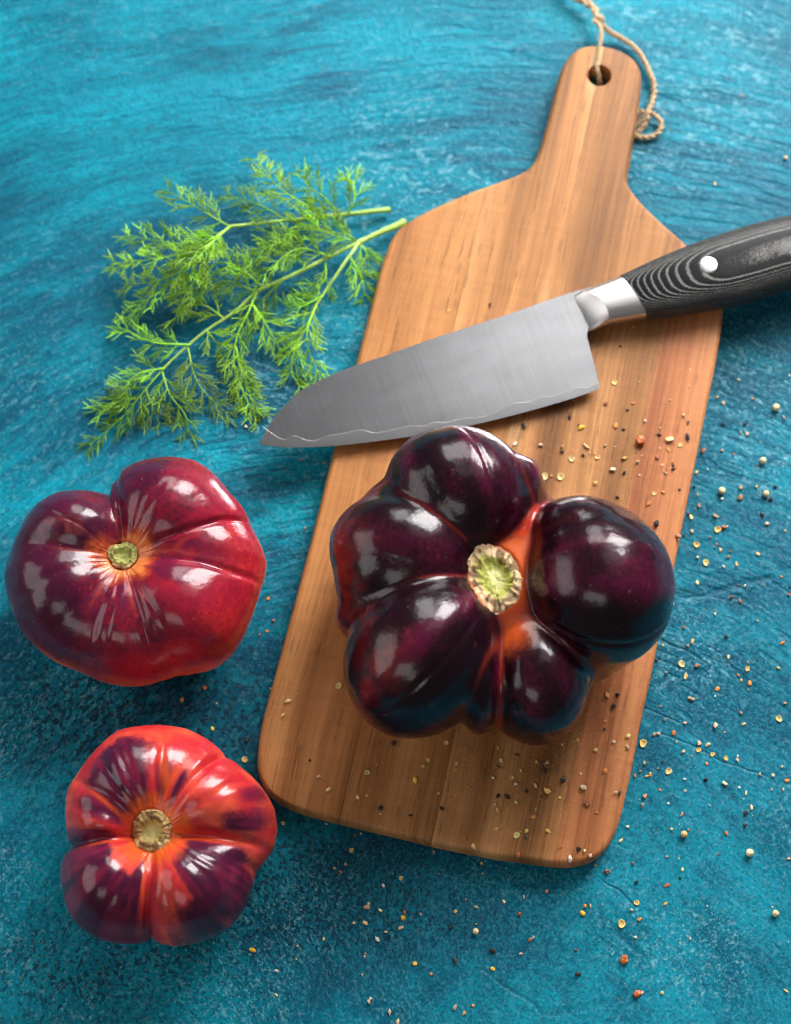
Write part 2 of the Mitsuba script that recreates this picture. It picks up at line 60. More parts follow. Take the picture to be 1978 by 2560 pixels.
GRAINS = [['s',109.4,63.7,1.39,1],['r',116.0,66.4,0.6,1],['t',121.8,63.9,0.6,1],['w',146.9,61.5,0.6,1],['w',147.6,70.5,0.4,1],['w',136.9,54.3,0.8,1],['r',104.8,52.5,1.19,1],['o',118.4,52.5,0.99,1],['k',115.4,49.0,0.8,1],['w',143.3,46.0,0.99,1],['w',124.0,43.3,0.8,1],['k',145.4,42.3,0.8,1],['o',109.7,40.9,1.39,1],['k',113.2,38.7,0.8,1],['w',131.4,39.7,0.6,1],['k',130.8,36.0,0.99,1],['R',120.5,32.5,2.78,1],['y',136.0,33.6,1.79,1],['k',144.8,34.7,1.59,1],['s',141.0,30.6,1.19,1],['w',103.7,30.2,0.99,1],['w',108.7,29.8,0.6,1],['t',130.8,28.9,0.6,1],['o',134.9,28.2,0.99,1],['y',112.8,23.6,1.39,1],['r',129.2,24.0,1.39,1],['w',121.8,25.0,0.4,1],['w',119.7,21.7,0.99,1],['t',131.5,20.0,0.6,1],['o',136.9,22.0,0.8,1],['k',137.0,20.2,0.8,1],['k',137.0,18.1,0.99,1],['w',107.1,17.7,1.39,1],['k',112.8,16.3,0.99,1],['t',132.9,16.1,0.99,1],['w',120.2,14.9,0.4,1],['s',127.2,5.3,0.99,1],['o',131.7,5.9,0.99,1],['k',139.6,7.4,0.6,1],['k',109.1,3.4,0.8,1],['o',124.2,0.1,1.19,1],['k',127.6,-10.6,1.59,1],['r',138.2,-16.7,1.39,1],['t',173.8,70.0,0.8,0],['y',162.5,60.8,0.99,0],['t',165.4,57.5,0.99,0],['o',180.3,59.9,1.19,0],['m',191.8,54.7,1.79,0],['t',195.5,49.8,0.99,0],['k',164.7,46.2,0.99,0],['k',175.8,46.2,1.19,0],['t',173.5,41.7,0.8,0],['t',176.7,41.1,0.99,0],['r',154.0,32.1,1.39,0],['t',163.7,32.3,1.19,0],['r',169.5,30.6,0.8,0],['m',183.7,26.5,1.79,0],['y',150.6,21.0,0.99,0],['w',156.1,22.2,0.4,0],['k',149.0,12.9,0.8,0],['t',150.5,8.7,0.8,0],['m',162.4,10.6,1.99,0],['w',162.5,6.8,0.8,0],['w',171.9,12.7,1.39,0],['r',171.6,7.3,1.59,0],['y',180.1,13.2,0.99,0],['m',184.3,9.1,1.59,0],['k',189.1,12.9,0.99,0],['k',187.0,6.8,1.19,0],['r',150.9,3.4,0.99,0],['t',158.8,-2.2,1.19,0],['k',182.1,-1.3,1.19,0],['y',146.5,-2.8,1.19,0],['k',145.5,-1.3,0.99,0],['s',159.5,-9.3,1.79,0],['r',162.6,-8.2,1.59,0],['w',164.3,-7.6,0.6,0],['t',184.4,-6.2,1.19,0],['t',146.8,-10.4,1.19,0],['w',193.0,-9.9,0.99,0],['k',142.8,-12.2,0.8,0],['r',155.7,-13.2,0.8,0],['s',148.7,-17.1,1.59,0],['r',158.8,-16.8,0.8,0],['t',157.9,-18.2,0.8,0],['t',160.4,-20.1,1.19,0],['w',148.9,-23.6,0.99,0],['r',165.2,-20.5,0.99,0],['r',164.3,-23.5,1.19,0],['y',178.8,-21.9,1.19,0],['s',152.9,-26.3,1.59,0],['w',161.8,-28.5,0.99,0],['y',168.1,-27.5,1.19,0],['o',189.9,-33.5,0.99,0],['y',148.1,-36.5,1.19,0],['r',168.3,-37.7,0.6,0],['w',171.5,-38.1,0.8,0],['k',193.8,-38.6,0.6,0],['r',164.7,-43.8,1.19,0],['r',193.3,-42.4,1.19,0],['r',169.0,-46.2,0.99,0],['y',135.8,-47.3,0.8,0],['w',199.7,72.3,0.8,0],['w',156.4,-52.3,0.8,0],['w',177.0,-55.8,0.8,0],['r',140.7,-59.0,0.99,0],['y',144.7,-65.7,1.19,0],['r',142.1,-68.6,0.8,0],['k',161.1,-64.0,1.19,0],['o',188.3,-67.0,1.19,0],['y',130.0,-68.0,0.8,0],['k',126.7,-75.4,0.8,0],['y',161.7,-73.9,0.99,0],['k',176.0,-75.6,0.6,0],['t',171.3,-76.8,0.8,0],['s',138.9,-77.5,1.59,0],['r',146.6,-78.3,1.19,0],['w',131.2,-81.7,0.8,0],['s',170.8,-79.9,1.39,0],['y',186.0,-79.6,0.99,0],['y',140.7,-83.0,1.19,0],['y',140.5,-84.3,0.99,0],['o',166.2,-83.0,0.8,0],['y',167.4,-85.4,0.8,0],['o',171.6,-87.4,1.39,0],['o',156.0,-89.6,1.19,0],['w',170.6,-90.2,0.4,0],['w',154.4,-93.5,0.6,0],['t',142.7,-94.8,1.19,0],['t',128.0,-98.4,0.99,0],['t',166.6,-101.7,1.19,0],['r',188.1,-97.0,0.99,0],['t',129.8,-105.0,0.99,0],['s',184.7,-104.6,1.59,0],['t',139.3,-106.6,0.99,0],['y',167.8,-107.1,0.8,0],['t',153.9,-108.0,1.39,0],['t',158.3,-111.2,0.6,0],['t',126.4,-111.8,0.99,0],['t',124.4,-112.2,0.8,0],['o',133.8,-111.7,1.19,0],['w',135.0,-115.8,0.8,0],['s',118.8,-116.6,1.79,0],['t',145.7,-116.5,1.19,0],['y',150.0,-117.1,1.19,0],['s',145.3,-119.8,1.39,0],['t',137.9,-120.7,1.19,0],['s',151.9,-121.9,1.19,0],['w',141.9,-122.6,0.4,0],['s',158.4,-123.8,1.39,0],['w',164.0,-122.7,0.8,0],['t',163.7,-124.6,0.8,0],['o',148.9,-126.4,0.99,0],['k',127.9,-125.5,0.8,0],['w',185.0,-127.9,0.8,0],['t',119.2,-126.3,0.99,0],['w',125.3,-128.7,0.6,0],['s',130.6,-130.1,1.79,0],['t',116.9,-130.1,0.99,0],['r',114.4,-132.0,0.99,0],['y',121.7,-131.1,0.99,0],['y',120.0,-132.4,0.99,0],['t',174.3,-131.7,1.19,0],['w',180.3,-132.1,1.19,0],['o',186.8,-134.3,1.39,0],['w',138.2,-133.9,0.8,0],['k',148.0,-134.1,0.99,0],['w',157.1,-136.0,1.19,0],['w',164.0,-138.0,0.8,0],['o',126.1,-138.8,0.8,0],['t',138.1,-139.6,0.8,0],['t',179.4,-138.8,0.8,0],['t',184.9,-139.0,0.8,0],['y',167.1,-140.6,0.99,0],['r',118.9,-142.0,1.19,0],['w',165.8,-143.4,0.6,0],['w',129.9,-145.5,0.8,0],['w',149.7,-146.5,0.6,0],['t',117.4,-146.5,1.39,0],['y',169.4,-147.7,1.19,0],['k',166.5,-149.9,1.19,0],['t',136.0,-150.6,0.99,0],['k',165.9,-155.7,1.19,0],['w',110.1,-156.7,0.99,0],['y',130.7,-157.8,0.99,0],['M',136.6,-160.4,1.79,0],['o',138.9,-158.2,0.6,0],['o',156.9,-159.8,0.99,0],['y',106.5,-163.4,0.99,0],['w',134.7,-155.5,0.4,0],['w',98.6,-88.5,0.8,1],['y',100.9,-95.6,1.59,1],['k',106.0,-95.6,1.19,1],['k',104.0,-101.2,1.39,1],['o',99.7,-108.5,0.99,1],['k',99.2,-112.3,0.8,1],['y',110.1,-115.8,1.19,1],['w',103.6,-118.5,0.99,1],['t',110.1,-121.1,0.99,1],['o',98.9,-132.4,1.59,1],['w',103.5,-142.7,0.99,1],['k',105.4,-143.0,0.99,1],['t',-60.2,-90.1,0.8,0],['s',-27.2,-91.3,1.59,1],['t',-46.9,-95.3,0.8,1],['y',-51.2,-98.8,1.39,1],['y',-53.6,-105.7,0.99,1],['k',-40.6,-127.3,0.8,1],['w',-36.3,-135.0,1.39,1],['y',-31.6,-141.1,1.19,1],['y',-17.7,-145.0,0.99,1],['y',-13.6,-144.1,0.6,1],['s',-13.4,-133.2,1.39,1],['y',-9.0,-129.6,0.6,1],['k',-0.8,-119.1,1.39,1],['y',13.2,-130.1,0.99,1],['s',15.4,-127.1,0.99,1],['Y',9.3,-136.8,1.39,1],['k',-7.1,-149.9,1.19,1],['y',-7.0,-152.7,0.6,1],['w',-7.1,-158.5,0.4,1],['s',24.0,-118.9,1.19,1],['s',28.7,-128.9,0.99,1],['y',28.5,-131.8,0.6,1],['t',31.7,-129.3,0.6,1],['y',20.2,-143.1,0.8,1],['y',28.0,-143.8,0.6,1],['k',21.6,-150.3,0.99,1],['o',34.8,-139.9,0.99,1],['y',49.9,-127.3,1.19,1],['y',48.4,-121.1,0.8,1],['r',57.3,-125.1,0.99,1],['r',48.1,-130.7,1.19,1],['w',46.1,-135.6,0.99,1],['s',54.8,-135.6,1.39,1],['w',56.8,-138.6,1.19,1],['w',59.2,-132.1,0.99,1],['y',66.8,-128.1,0.8,1],['t',71.5,-128.5,0.99,1],['k',69.9,-132.2,1.19,1],['y',66.1,-139.7,1.19,1],['y',71.3,-142.1,1.79,1],['k',78.9,-136.6,1.59,1],['k',61.5,-142.0,0.99,1],['y',77.4,-145.2,0.99,1],['r',79.6,-146.7,0.8,1],['y',87.6,-134.0,0.8,1],['y',94.7,-122.5,1.19,1],['y',79.2,-119.6,0.99,1],['y',86.5,-117.6,0.99,1],['w',103.5,-118.5,0.8,1],['w',88.4,-140.3,1.59,1],['r',90.3,-148.0,1.79,1],['o',94.4,-152.1,0.99,1],['o',64.6,-154.1,1.19,1],['y',56.7,-147.2,0.99,1],['y',47.8,-150.3,0.99,1],['w',46.8,-148.2,0.6,1],['s',56.6,-162.7,1.59,1],['y',61.5,-160.5,1.19,1],['k',60.9,-163.8,0.8,1],['y',71.4,-160.7,1.19,1],['y',47.4,-159.6,0.8,1],['o',49.8,-159.9,0.99,1],['o',32.3,-163.9,0.99,1],['y',36.6,-168.2,1.59,1],['o',57.2,-171.7,1.19,1],['o',77.2,-168.3,0.99,1],['k',85.4,-169.1,1.19,1],['y',88.3,-170.1,0.8,1],['w',81.4,-173.6,1.39,1],['w',90.7,-172.5,1.39,1],['k',7.0,-153.4,0.8,1],['k',52.5,-144.8,1.19,1],['k',48.1,-144.3,0.99,1],['y',-53.5,-155.2,1.19,0],['y',-32.7,-155.2,0.99,0],['w',-16.3,-159.9,0.8,0],['o',-19.5,-160.7,0.6,0],['s',-20.8,-167.8,1.19,0],['t',18.1,-168.5,0.99,0],['y',-23.7,-174.5,0.8,0],['t',-28.7,-176.3,0.99,0],['r',-25.8,-178.2,1.59,0],['s',2.6,-180.9,1.19,0],['w',-5.7,-184.4,0.99,0],['w',20.3,-178.8,0.4,0],['y',40.7,-173.8,0.99,0],['t',41.3,-178.8,0.6,0],['o',71.0,-187.2,0.99,0],['r',99.6,-177.8,1.79,0],['r',112.1,-173.9,1.19,0],['k',113.2,-183.0,0.99,0],['t',94.3,-174.9,0.8,0],['t',-13.5,-194.4,1.39,0],['w',-12.5,-192.7,0.8,0],['y',-7.2,-195.9,0.99,0],['y',-19.3,-201.7,0.8,0],['y',-14.3,-201.8,1.19,0],['k',-17.0,-200.3,0.99,0],['o',4.2,-196.6,0.8,0],['Y',3.7,-199.4,1.39,0],['t',2.6,-204.0,1.39,0],['t',11.6,-197.7,0.99,0],['w',-4.4,-206.0,0.99,0],['w',-8.4,-209.5,1.19,0],['y',-33.6,-209.2,0.99,0],['w',-45.6,-212.4,0.8,0],['w',-46.1,-218.4,0.6,0],['t',-14.1,-215.9,0.8,0],['w',-14.3,-217.1,0.8,0],['Y',8.9,-220.5,1.19,0],['o',16.5,-225.2,0.99,0],['k',27.8,-219.0,1.19,0],['y',28.4,-196.2,1.19,0],['o',33.0,-190.8,0.6,0],['w',37.7,-194.3,0.99,0],['k',26.0,-203.9,0.99,0],['m',37.5,-205.7,1.59,0],['t',37.8,-202.3,0.6,0],['k',45.2,-214.7,1.59,0],['Y',45.1,-222.8,1.19,0],['y',50.8,-191.8,0.99,0],['t',60.2,-189.7,0.99,0],['r',58.1,-197.7,1.39,0],['r',62.9,-209.5,1.19,0],['y',64.4,-208.1,0.6,0],['t',58.4,-215.9,0.8,0],['w',-11.6,-236.3,0.8,0],['w',-12.3,-237.8,1.19,0],['w',-2.7,-242.2,1.19,0],['t',1.1,-246.9,1.19,0],['t',27.5,-240.3,1.19,0],['o',35.8,-239.5,1.19,0],['y',31.6,-243.0,1.19,0],['t',-15.4,-225.5,0.6,0],['w',-1.3,-178.8,0.4,0],['s',113.1,-192.4,1.39,0],['w',110.5,-195.7,0.99,0],['y',126.4,-193.0,0.99,0],['o',114.0,-200.3,0.99,0],['s',105.8,-202.2,1.79,0],['w',112.0,-208.3,0.99,0],['y',135.3,-176.9,0.99,0],['k',134.0,-180.8,0.6,0],['o',128.0,-184.1,1.19,0],['r',153.0,-169.6,0.6,0],['m',167.2,-169.2,1.79,0],['y',186.0,-171.8,0.99,0],['t',128.2,-170.7,0.6,0],['w',133.8,-171.7,0.4,0],['m',177.9,-197.5,1.79,0],['w',176.8,-194.4,0.4,0],['w',132.7,-211.0,0.6,0],['w',137.6,-209.1,0.8,0],['w',146.3,-193.9,0.4,0],['Y',87.6,-197.2,1.39,0],['o',88.9,-193.9,1.19,0],['w',91.4,-193.9,0.99,0],['r',84.2,-214.0,0.8,0],['w',97.3,-193.3,0.4,0],['R',106.6,-219.3,2.19,0],['k',84.6,-225.3,1.59,0],['R',111.6,-233.9,1.99,0],['w',114.1,-233.8,0.8,0],['r',102.9,-236.9,0.6,0],['y',123.7,-233.8,1.19,0],['y',181.2,-233.0,0.99,0],['t',88.7,54.3,0.8,1],['k',86.7,45.3,0.99,1],['r',86.9,47.8,0.8,1],['k',63.8,40.6,1.39,1],['Y',92.4,39.8,1.39,1],['k',91.0,41.0,0.6,1],['w',59.1,31.0,0.99,1],['t',71.9,30.7,1.39,1],['r',82.5,29.7,1.19,1],['k',82.4,27.1,0.99,1],['o',76.4,24.8,0.6,1],['y',94.5,29.8,1.19,1],['s',86.9,23.3,1.79,1],['k',92.8,25.4,0.99,1],['w',96.3,26.3,0.6,1],['s',99.7,24.2,1.59,1],['o',98.3,25.8,0.8,1],['s',73.4,14.2,1.79,1],['o',76.8,14.5,0.99,1],['s',81.3,13.9,1.79,1],['y',98.5,10.8,1.19,1],['k',113.0,83.1,0.8,1],['y',26.9,102.7,0.99,1],['k',47.8,105.8,0.99,1],['w',119.9,93.4,0.6,1],['w',-75.1,44.7,0.99,0],['r',-70.6,47.9,1.19,0],['o',-62.4,-44.6,1.19,0],['o',-62.7,-61.1,0.99,0],['r',-66.4,-62.9,0.8,0],['r',-59.7,-55.9,0.99,0],['o',-92.1,-89.5,1.19,0],['y',-102.9,-95.0,1.39,0],['y',-86.2,-97.0,0.6,0],['Y',-88.0,-109.4,0.99,0],['s',-72.3,-124.5,1.39,0],['k',-71.6,-115.4,1.19,0],['Y',-66.5,-214.3,1.19,0],['w',-55.3,-223.7,0.99,0],['y',-55.0,-234.8,0.8,0],['m',204.5,194.4,1.19,0],['y',166.8,179.8,0.99,0],['r',183.2,231.1,0.8,0],['t',-44.8,-8.6,0.99,0],['r',-47.0,27.2,0.8,0],['t',-35.4,25.7,0.8,0]]
ZB = 13.0     # top of the board


# ------------------------------------------------------------------ helpers (millimetres in, metres out)
def put(key, mesh, bsdf, smooth=False, color=None, uv=None, **more):
    v, f = mesh if isinstance(mesh, tuple) else (np.array(mesh.vertices), np.array(mesh.faces))
    scene[key] = ply((np.asarray(v) * 0.001, f), bsdf, smooth, uv, color, **more)


def tag(key, label, category=None, group=None, kind=None):
    labels[key] = {k: v for k, v in dict(label=label, category=category, group=group, kind=kind).items() if v}


def spline(pts, n):
    """n points along a Catmull-Rom curve through pts."""
    p = np.asarray(pts, float)
    p = np.vstack([2 * p[0] - p[1], p, 2 * p[-1] - p[-2]])
    seg = np.linspace(0, len(p) - 3 - 1e-9, n)
    i = seg.astype(int)
    t = (seg - i)[:, None]
    a, b, c, d = p[i], p[i + 1], p[i + 2], p[i + 3]
    return 0.5 * (2 * b + (c - a) * t + (2 * a - 5 * b + 4 * c - d) * t**2 + (3 * b - a - 3 * c + d) * t**3)


def even(pts, n):
    """pts resampled to n points evenly spaced along their length."""
    p = np.asarray(pts, float)
    s = np.r_[0, np.cumsum(np.linalg.norm(np.diff(p, axis=0), axis=1))]
    return np.stack([np.interp(np.linspace(0, s[-1], n), s, p[:, k]) for k in range(p.shape[1])], 1)


def tube(p, r, sides=6, phase=0.0):
    p = np.asarray(p, float)
    t = np.gradient(p, axis=0)
    t /= np.linalg.norm(t, axis=1, keepdims=True) + 1e-12
    ref = np.where(np.abs(t[:, 2:]) < 0.9, [0, 0, 1.0], [1.0, 0, 0])
    a = np.cross(t, ref)
    a /= np.linalg.norm(a, axis=1, keepdims=True) + 1e-12
    b, ang = np.cross(t, a), np.arange(sides) * 2 * np.pi / sides + phase
    r = np.broadcast_to(r, (len(p),))
    v = p[:, None] + r[:, None, None] * (np.cos(ang)[None, :, None] * a[:, None] + np.sin(ang)[None, :, None] * b[:, None])
    i, j = np.meshgrid(np.arange(len(p) - 1), np.arange(sides), indexing='ij')
    q = np.stack([i * sides + j, i * sides + (j + 1) % sides, (i + 1) * sides + (j + 1) % sides, (i + 1) * sides + j], -1).reshape(-1, 4)
    f = np.vstack([q[:, [0, 1, 2]], q[:, [0, 2, 3]]])
    n = len(p) * sides
    v = np.vstack([v.reshape(-1, 3), p[:1], p[-1:]])
    k = np.arange(sides)
    f = np.vstack([f, np.stack([k * 0 + n, (k + 1) % sides, k], 1), np.stack([k * 0 + n + 1, n - sides + k, n - sides + (k + 1) % sides], 1)])
    return v, f


def join(parts):
    vs, fs, n = [], [], 0
    for v, f in parts:
        vs.append(v)
        fs.append(np.asarray(f) + n)
        n += len(v)
    return np.vstack(vs), np.vstack(fs)


def loft(rings, caps=True):
    """A closed skin over rings (m, k, 3)."""
    r = np.asarray(rings, float)
    m, k, _ = r.shape
    i, j = np.meshgrid(np.arange(m - 1), np.arange(k), indexing='ij')
    q = np.stack([i * k + j, i * k + (j + 1) % k, (i + 1) * k + (j + 1) % k, (i + 1) * k + j], -1).reshape(-1, 4)
    v = np.vstack([r.reshape(-1, 3), r[0].mean(0)[None], r[-1].mean(0)[None]])
    a = np.arange(k)
    f = np.vstack([q[:, [0, 1, 2]], q[:, [0, 2, 3]], np.stack([a * 0 + m * k, (a + 1) % k, a], 1), np.stack([a * 0 + m * k + 1, (m - 1) * k + a, (m - 1) * k + (a + 1) % k], 1)])
    t = trimesh.Trimesh(v, f, process=False)
    if t.volume < 0:
        f = f[:, ::-1]
    return v, f


def mani(v, f):
    return m3.Manifold(m3.Mesh(np.asarray(v, np.float32), np.asarray(f, np.uint32)))


def nz(p, scale, seed=0, octaves=3):
    """Value noise in [0, 1] over millimetre points, with features about scale millimetres across."""
    return meshkit.fbm(np.asarray(p, float) / scale + 1000, octaves, seed)


def step(a, b, x):
    t = np.clip((x - a) / (b - a), 0, 1)
    return t * t * (3 - 2 * t)


def lerp(a, b, t):
    return np.asarray(a) * (1 - t[:, None]) + np.asarray(b) * t[:, None]


# ------------------------------------------------------------------ the blue table
GOUGES = [(152, -38, 118, -49, 2.2, .5), (118, -49, 186, -34, 1.6, .55), (104, -206, 112, -213, 2.4, .7), (98, -182, 112, -192, .6, .6), (-78, -206, -66, -212, 1.4, .5), (-66, -212, -48, -206, 1.4, .35),
          (62, 256, 85, 250, 2.6, .45), (126, -62, 150, -77, .7, .6), (112, -96, 137, -107, .6, .6), (104, 244, 150, 228, 1.0, .5), (128, -112, 178, -134, .6, .4), (20, -160, 44, -176, .9, .5),
          (40, -224, 66, -240, 1.2, .4), (72, -243, 128, -231, 2.2, .3), (110, 205, 138, 196, .8, .5), (60, 215, 96, 206, .8, .4)]


def strokes(p):
    """Brush coordinates: along and across the sweep of the brush, in millimetres."""
    x, y = p.x * 1000, p.y * 1000
    wx = 26 * (fbm(x * .011 + 3.1, y * .011, 1.7, 2) - .5)
    wy = 30 * (fbm(x * .012 + 9.4, y * .012, 5.2, 2) - .5)
    X, Y = x - 25 + wx, y + 330 + wy
    return dr.atan2(X, Y) * 330, dr.sqrt(X * X + Y * Y), x, y


def gouge(x, y):
    best = mi.Float(0)
    jx, jy = 3 * (noise(x * .12, y * .12) - .5), 3 * (noise(x * .12 + 40, y * .12) - .5)
    for x0, y0, x1, y1, w, k_ in GOUGES:
        dx, dy = x1 - x0, y1 - y0
        t = dr.clip(((x + jx - x0) * dx + (y + jy - y0) * dy) / (dx * dx + dy * dy), 0, 1)
        d = dr.sqrt(dr.square(x + jx - x0 - dx * t) + dr.square(y + jy - y0 - dy * t))
        best = dr.maximum(best, k_ * (1 - smoothstep(.15 * w, 1.3 * w, d)))
    return best


def table_relief(p, n, uv):
    u, v, x, y = strokes(p)
    s = fbm(u * .055, v * .75, 0, 3)
    zone = smoothstep(.40, .62, fbm(x * .014 + 20, y * .014 + 7, 0, 2))
    crease = smoothstep(.60, .74, noise(u * .07 + 11, v * .42 + 3)) * zone
    st = fbm(x * .75 + 2, y * .75, 0, 2)
    return (.15 * s * (.3 + zone) + .28 * st - .34 * crease - .9 * gouge(x, y)) * .00085


def table_paint(p, n, uv):
    u, v, x, y = strokes(p)
    big = fbm(x * .009 + 5, y * .009 + 2, 0, 3)
    mid = fbm(u * .02 + 7, v * .06, 3, 3)
    fine = fbm(u * .16, v * .85, 8, 3)
    grain = fbm(x * 1.15 + 4, y * 1.15, 0, 2)
    c = mix([.000, .074, .124], [.000, .255, .345], smoothstep(.30, .68, .50 * big + .32 * mid + .18 * fine))
    c = mix(c, [.006, .20, .29], .5 * smoothstep(.48, .68, fbm(x * .008 + 1, y * .008 + 31, 0, 2)) * smoothstep(.35, .65, mid))
    # the brush's dark undercoat showing through, streaked at the far side and stippled, with some painted shade, at the near side
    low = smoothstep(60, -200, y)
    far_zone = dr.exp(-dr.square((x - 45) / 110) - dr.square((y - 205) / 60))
    dark_zone = dr.clip(1.0 * dr.exp(-dr.square((x + 30) / 70) - dr.square((y + 190) / 34)) + .9 * dr.exp(-dr.square((x + 120) / 90) - dr.square((y + 100) / 40)) + .6 * dr.exp(-dr.square((x + 150) / 60) - dr.square((y + 225) / 30)), 0, 1)  # patch below the left tomato: part dark paint, part its shade painted in
    calm = smoothstep(.36, .60, fbm(x * .010 + 33, y * .010 + 8, 0, 2))
    streak = smoothstep(.58, .76, fbm(u * .07 + 2, v * .45, 12, 3)) * (.66 - .4 * low) * (.12 + .88 * calm) * (1 - .7 * smoothstep(0, -120, x) * smoothstep(20, 120, y))
    cloud = .55 * smoothstep(.50, .68, fbm(u * .035 + 17, v * .11, 4, 3)) * (.35 + .65 * calm)
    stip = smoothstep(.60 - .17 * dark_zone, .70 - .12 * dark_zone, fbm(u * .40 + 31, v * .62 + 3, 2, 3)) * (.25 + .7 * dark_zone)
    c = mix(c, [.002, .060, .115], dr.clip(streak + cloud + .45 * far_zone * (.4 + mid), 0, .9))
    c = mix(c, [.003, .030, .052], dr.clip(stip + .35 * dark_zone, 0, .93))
    # rubbed, paler flecks; the far left was brushed smoother
    tame = 1 - .75 * smoothstep(0, -120, x) * smoothstep(20, 120, y)
    pale_zone = .35 + .65 * smoothstep(.40, .62, fbm(x * .014 + 50, y * .014, 0, 2))
    f1 = smoothstep(.62, .76, fbm(u * .42 + 60, v * .62, 5, 3))
    f2 = smoothstep(.66, .82, noise(x * .95 + 6, y * .95 + 90))
    c = mix(c, [.19, .43, .49], dr.clip((.46 * f1 + .26 * f2) * pale_zone * tame, 0, .8))
    f3 = smoothstep(.45, .70, grain)
    c = mix(c, [.02, .25, .33], .36 * f3 * smoothstep(-60, 60, x))
    c = mix(c, [.001, .07, .13], .40 * smoothstep(.50, .72, fbm(x * 1.0 + 44, y * 1.0 + 13, 0, 2)))
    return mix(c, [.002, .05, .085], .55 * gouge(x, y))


scene['table_paint'] = {'type': 'bumpmap', 'arbitrary': proc(table_relief, 2.5e-4), 'scale': 1.0,
                        'bsdf': {'type': 'principled', 'base_color': proc(table_paint), 'roughness': 0.50, 'specular': 0.14}}
sl = trimesh.creation.box((1500, 1500, 30))
sl.apply_translation((0, 60, -15))
put('table', sl, 'table_paint')
tag('table', 'brushed turquoise blue painted table top with dark and pale flecks', 'table', kind='structure')

# ------------------------------------------------------------------ the cutting board: one rounded slab, cut into four glued planks
JA = np.array(JOINTS[1], float)
AX = JA[0] - JA[1]
AX /= np.linalg.norm(AX)
AC = np.array([AX[1], -AX[0]])


def wood(seed, dark, mid_, light, bands=1.0, sapwood=False):
    ax, ac = AX.tolist(), AC.tolist()

    def fn(p, n, uv):
        x, y = p.x * 1000, p.y * 1000
        a = x * ax[0] + y * ax[1]
        b = x * ac[0] + y * ac[1] + .25 * p.z * 1000
        bw = b + 5.5 * (fbm(a * .011 + seed, b * .02, seed, 2) - .5) + 1.2 * (fbm(a * .05, b * .09, seed + 2, 2) - .5)
        band = fbm(bw * .11 * bands + seed * 7, a * .0035, seed, 3)
        fine = fbm(bw * 1.1 + seed, a * .016, 3, 3)
        thread = noise(bw * 2.6 + seed, a * .035)
        t = .74 * band + .19 * fine + .07 * thread
        c = mix(dark, mid_, smoothstep(.24, .54, t))
        c = mix(c, light, smoothstep(.46, .76, t))
        if sapwood:     # a pale streak along the joint
            e = float(JA[0] @ AC) - b + 1.2 * (noise(a * .06, 3) - .5)
            c = mix(c, [.62, .42, .20], .62 * smoothstep(2.6, 1.2, e) * smoothstep(.25, .6, noise(a * .012 + 4.6, 7)))
        pore = smoothstep(.70, .84, noise(bw * 1.9 + 40, a * .10 + seed)) * smoothstep(.40, .60, noise(bw * .5, a * .02 + 9))
        c = c * (1 - .30 * pore)
        ripple = fbm(a * .45, b * .06 + seed, 4, 2)
        return c * (.94 + .12 * ripple)
    return fn


def board_relief(p, n, uv):
    x, y = p.x * 1000, p.y * 1000
    a, b = x * AX[0] + y * AX[1], x * AC[0] + y * AC[1]
    return (fbm(b * 2.2, a * .05, 0, 2) - .9 * smoothstep(.72, .85, noise(b * 1.9 + 40, a * .10))) * .00006


WOODS = [wood(1.0, [.200, .076, .019], [.395, .163, .050], [.540, .256, .092], .8),
         wood(2.7, [.170, .070, .020], [.390, .167, .053], [.545, .270, .102], 1.0, True),
         wood(4.1, [.140, .056, .016], [.315, .134, .042], [.490, .236, .086], .8),
         wood(6.3, [.250, .078, .025], [.440, .158, .058], [.570, .255, .100], 1.0)]
for i, w in enumerate(WOODS):
    scene[f'oiled_wood_{i}'] = {'type': 'bumpmap', 'arbitrary': proc(board_relief, 1.5e-4), 'scale': 1.0,
                                'bsdf': {'type': 'principled', 'base_color': proc(w), 'roughness': 0.46, 'specular': 0.26}}

ol = sg.Polygon(BOARD).buffer(.5, 24).buffer(-1.0, 24).buffer(.5, 24)
ring = np.array(ol.exterior.coords)[:-1]
ring = even(np.vstack([ring, ring[:1]]), 521)[:-1]
if sg.Polygon(ring).exterior.is_ccw is False:
    ring = ring[::-1]
for _ in range(3):
    ring = .5 * ring + .25 * (np.roll(ring, 1, 0) + np.roll(ring, -1, 0))
tg = np.roll(ring, -1, 0) - np.roll(ring, 1, 0)
nrm = np.stack([tg[:, 1], -tg[:, 0]], 1) / np.linalg.norm(tg, axis=1, keepdims=True)
lev = [(0.0, 2.2), (.5, 1.2), (1.4, .35), (2.6, 0), (9.6, 0), (11.0, .28), (12.0, .85), (12.6, 1.5), (13.0, 2.4)]
rings = [np.c_[ring - nrm * d, np.full(len(ring), z)] for z, d in lev]
k = len(ring)
i, j = np.meshgrid(np.arange(len(lev) - 1), np.arange(k), indexing='ij')
q = np.stack([i * k + j, i * k + (j + 1) % k, (i + 1) * k + (j + 1) % k, (i + 1) * k + j], -1).reshape(-1, 4)
capv, capf = trimesh.creation.triangulate_polygon(sg.Polygon(rings[-1][:, :2]), engine='earcut')
order = np.array([np.argmin(((rings[-1][:, :2] - c) ** 2).sum(1)) for c in capv])
capf = order[capf]
n2 = np.cross(np.c_[rings[-1][capf[:, 1], :2] - rings[-1][capf[:, 0], :2], np.zeros(len(capf))], np.c_[rings[-1][capf[:, 2], :2] - rings[-1][capf[:, 0], :2], np.zeros(len(capf))])[:, 2]
capf = np.where((n2 > 0)[:, None], capf, capf[:, ::-1])
faces = np.vstack([q[:, [0, 1, 2]], q[:, [0, 2, 3]], capf + (len(lev) - 1) * k, capf[:, ::-1]])
slab = mani(np.vstack(rings), faces)
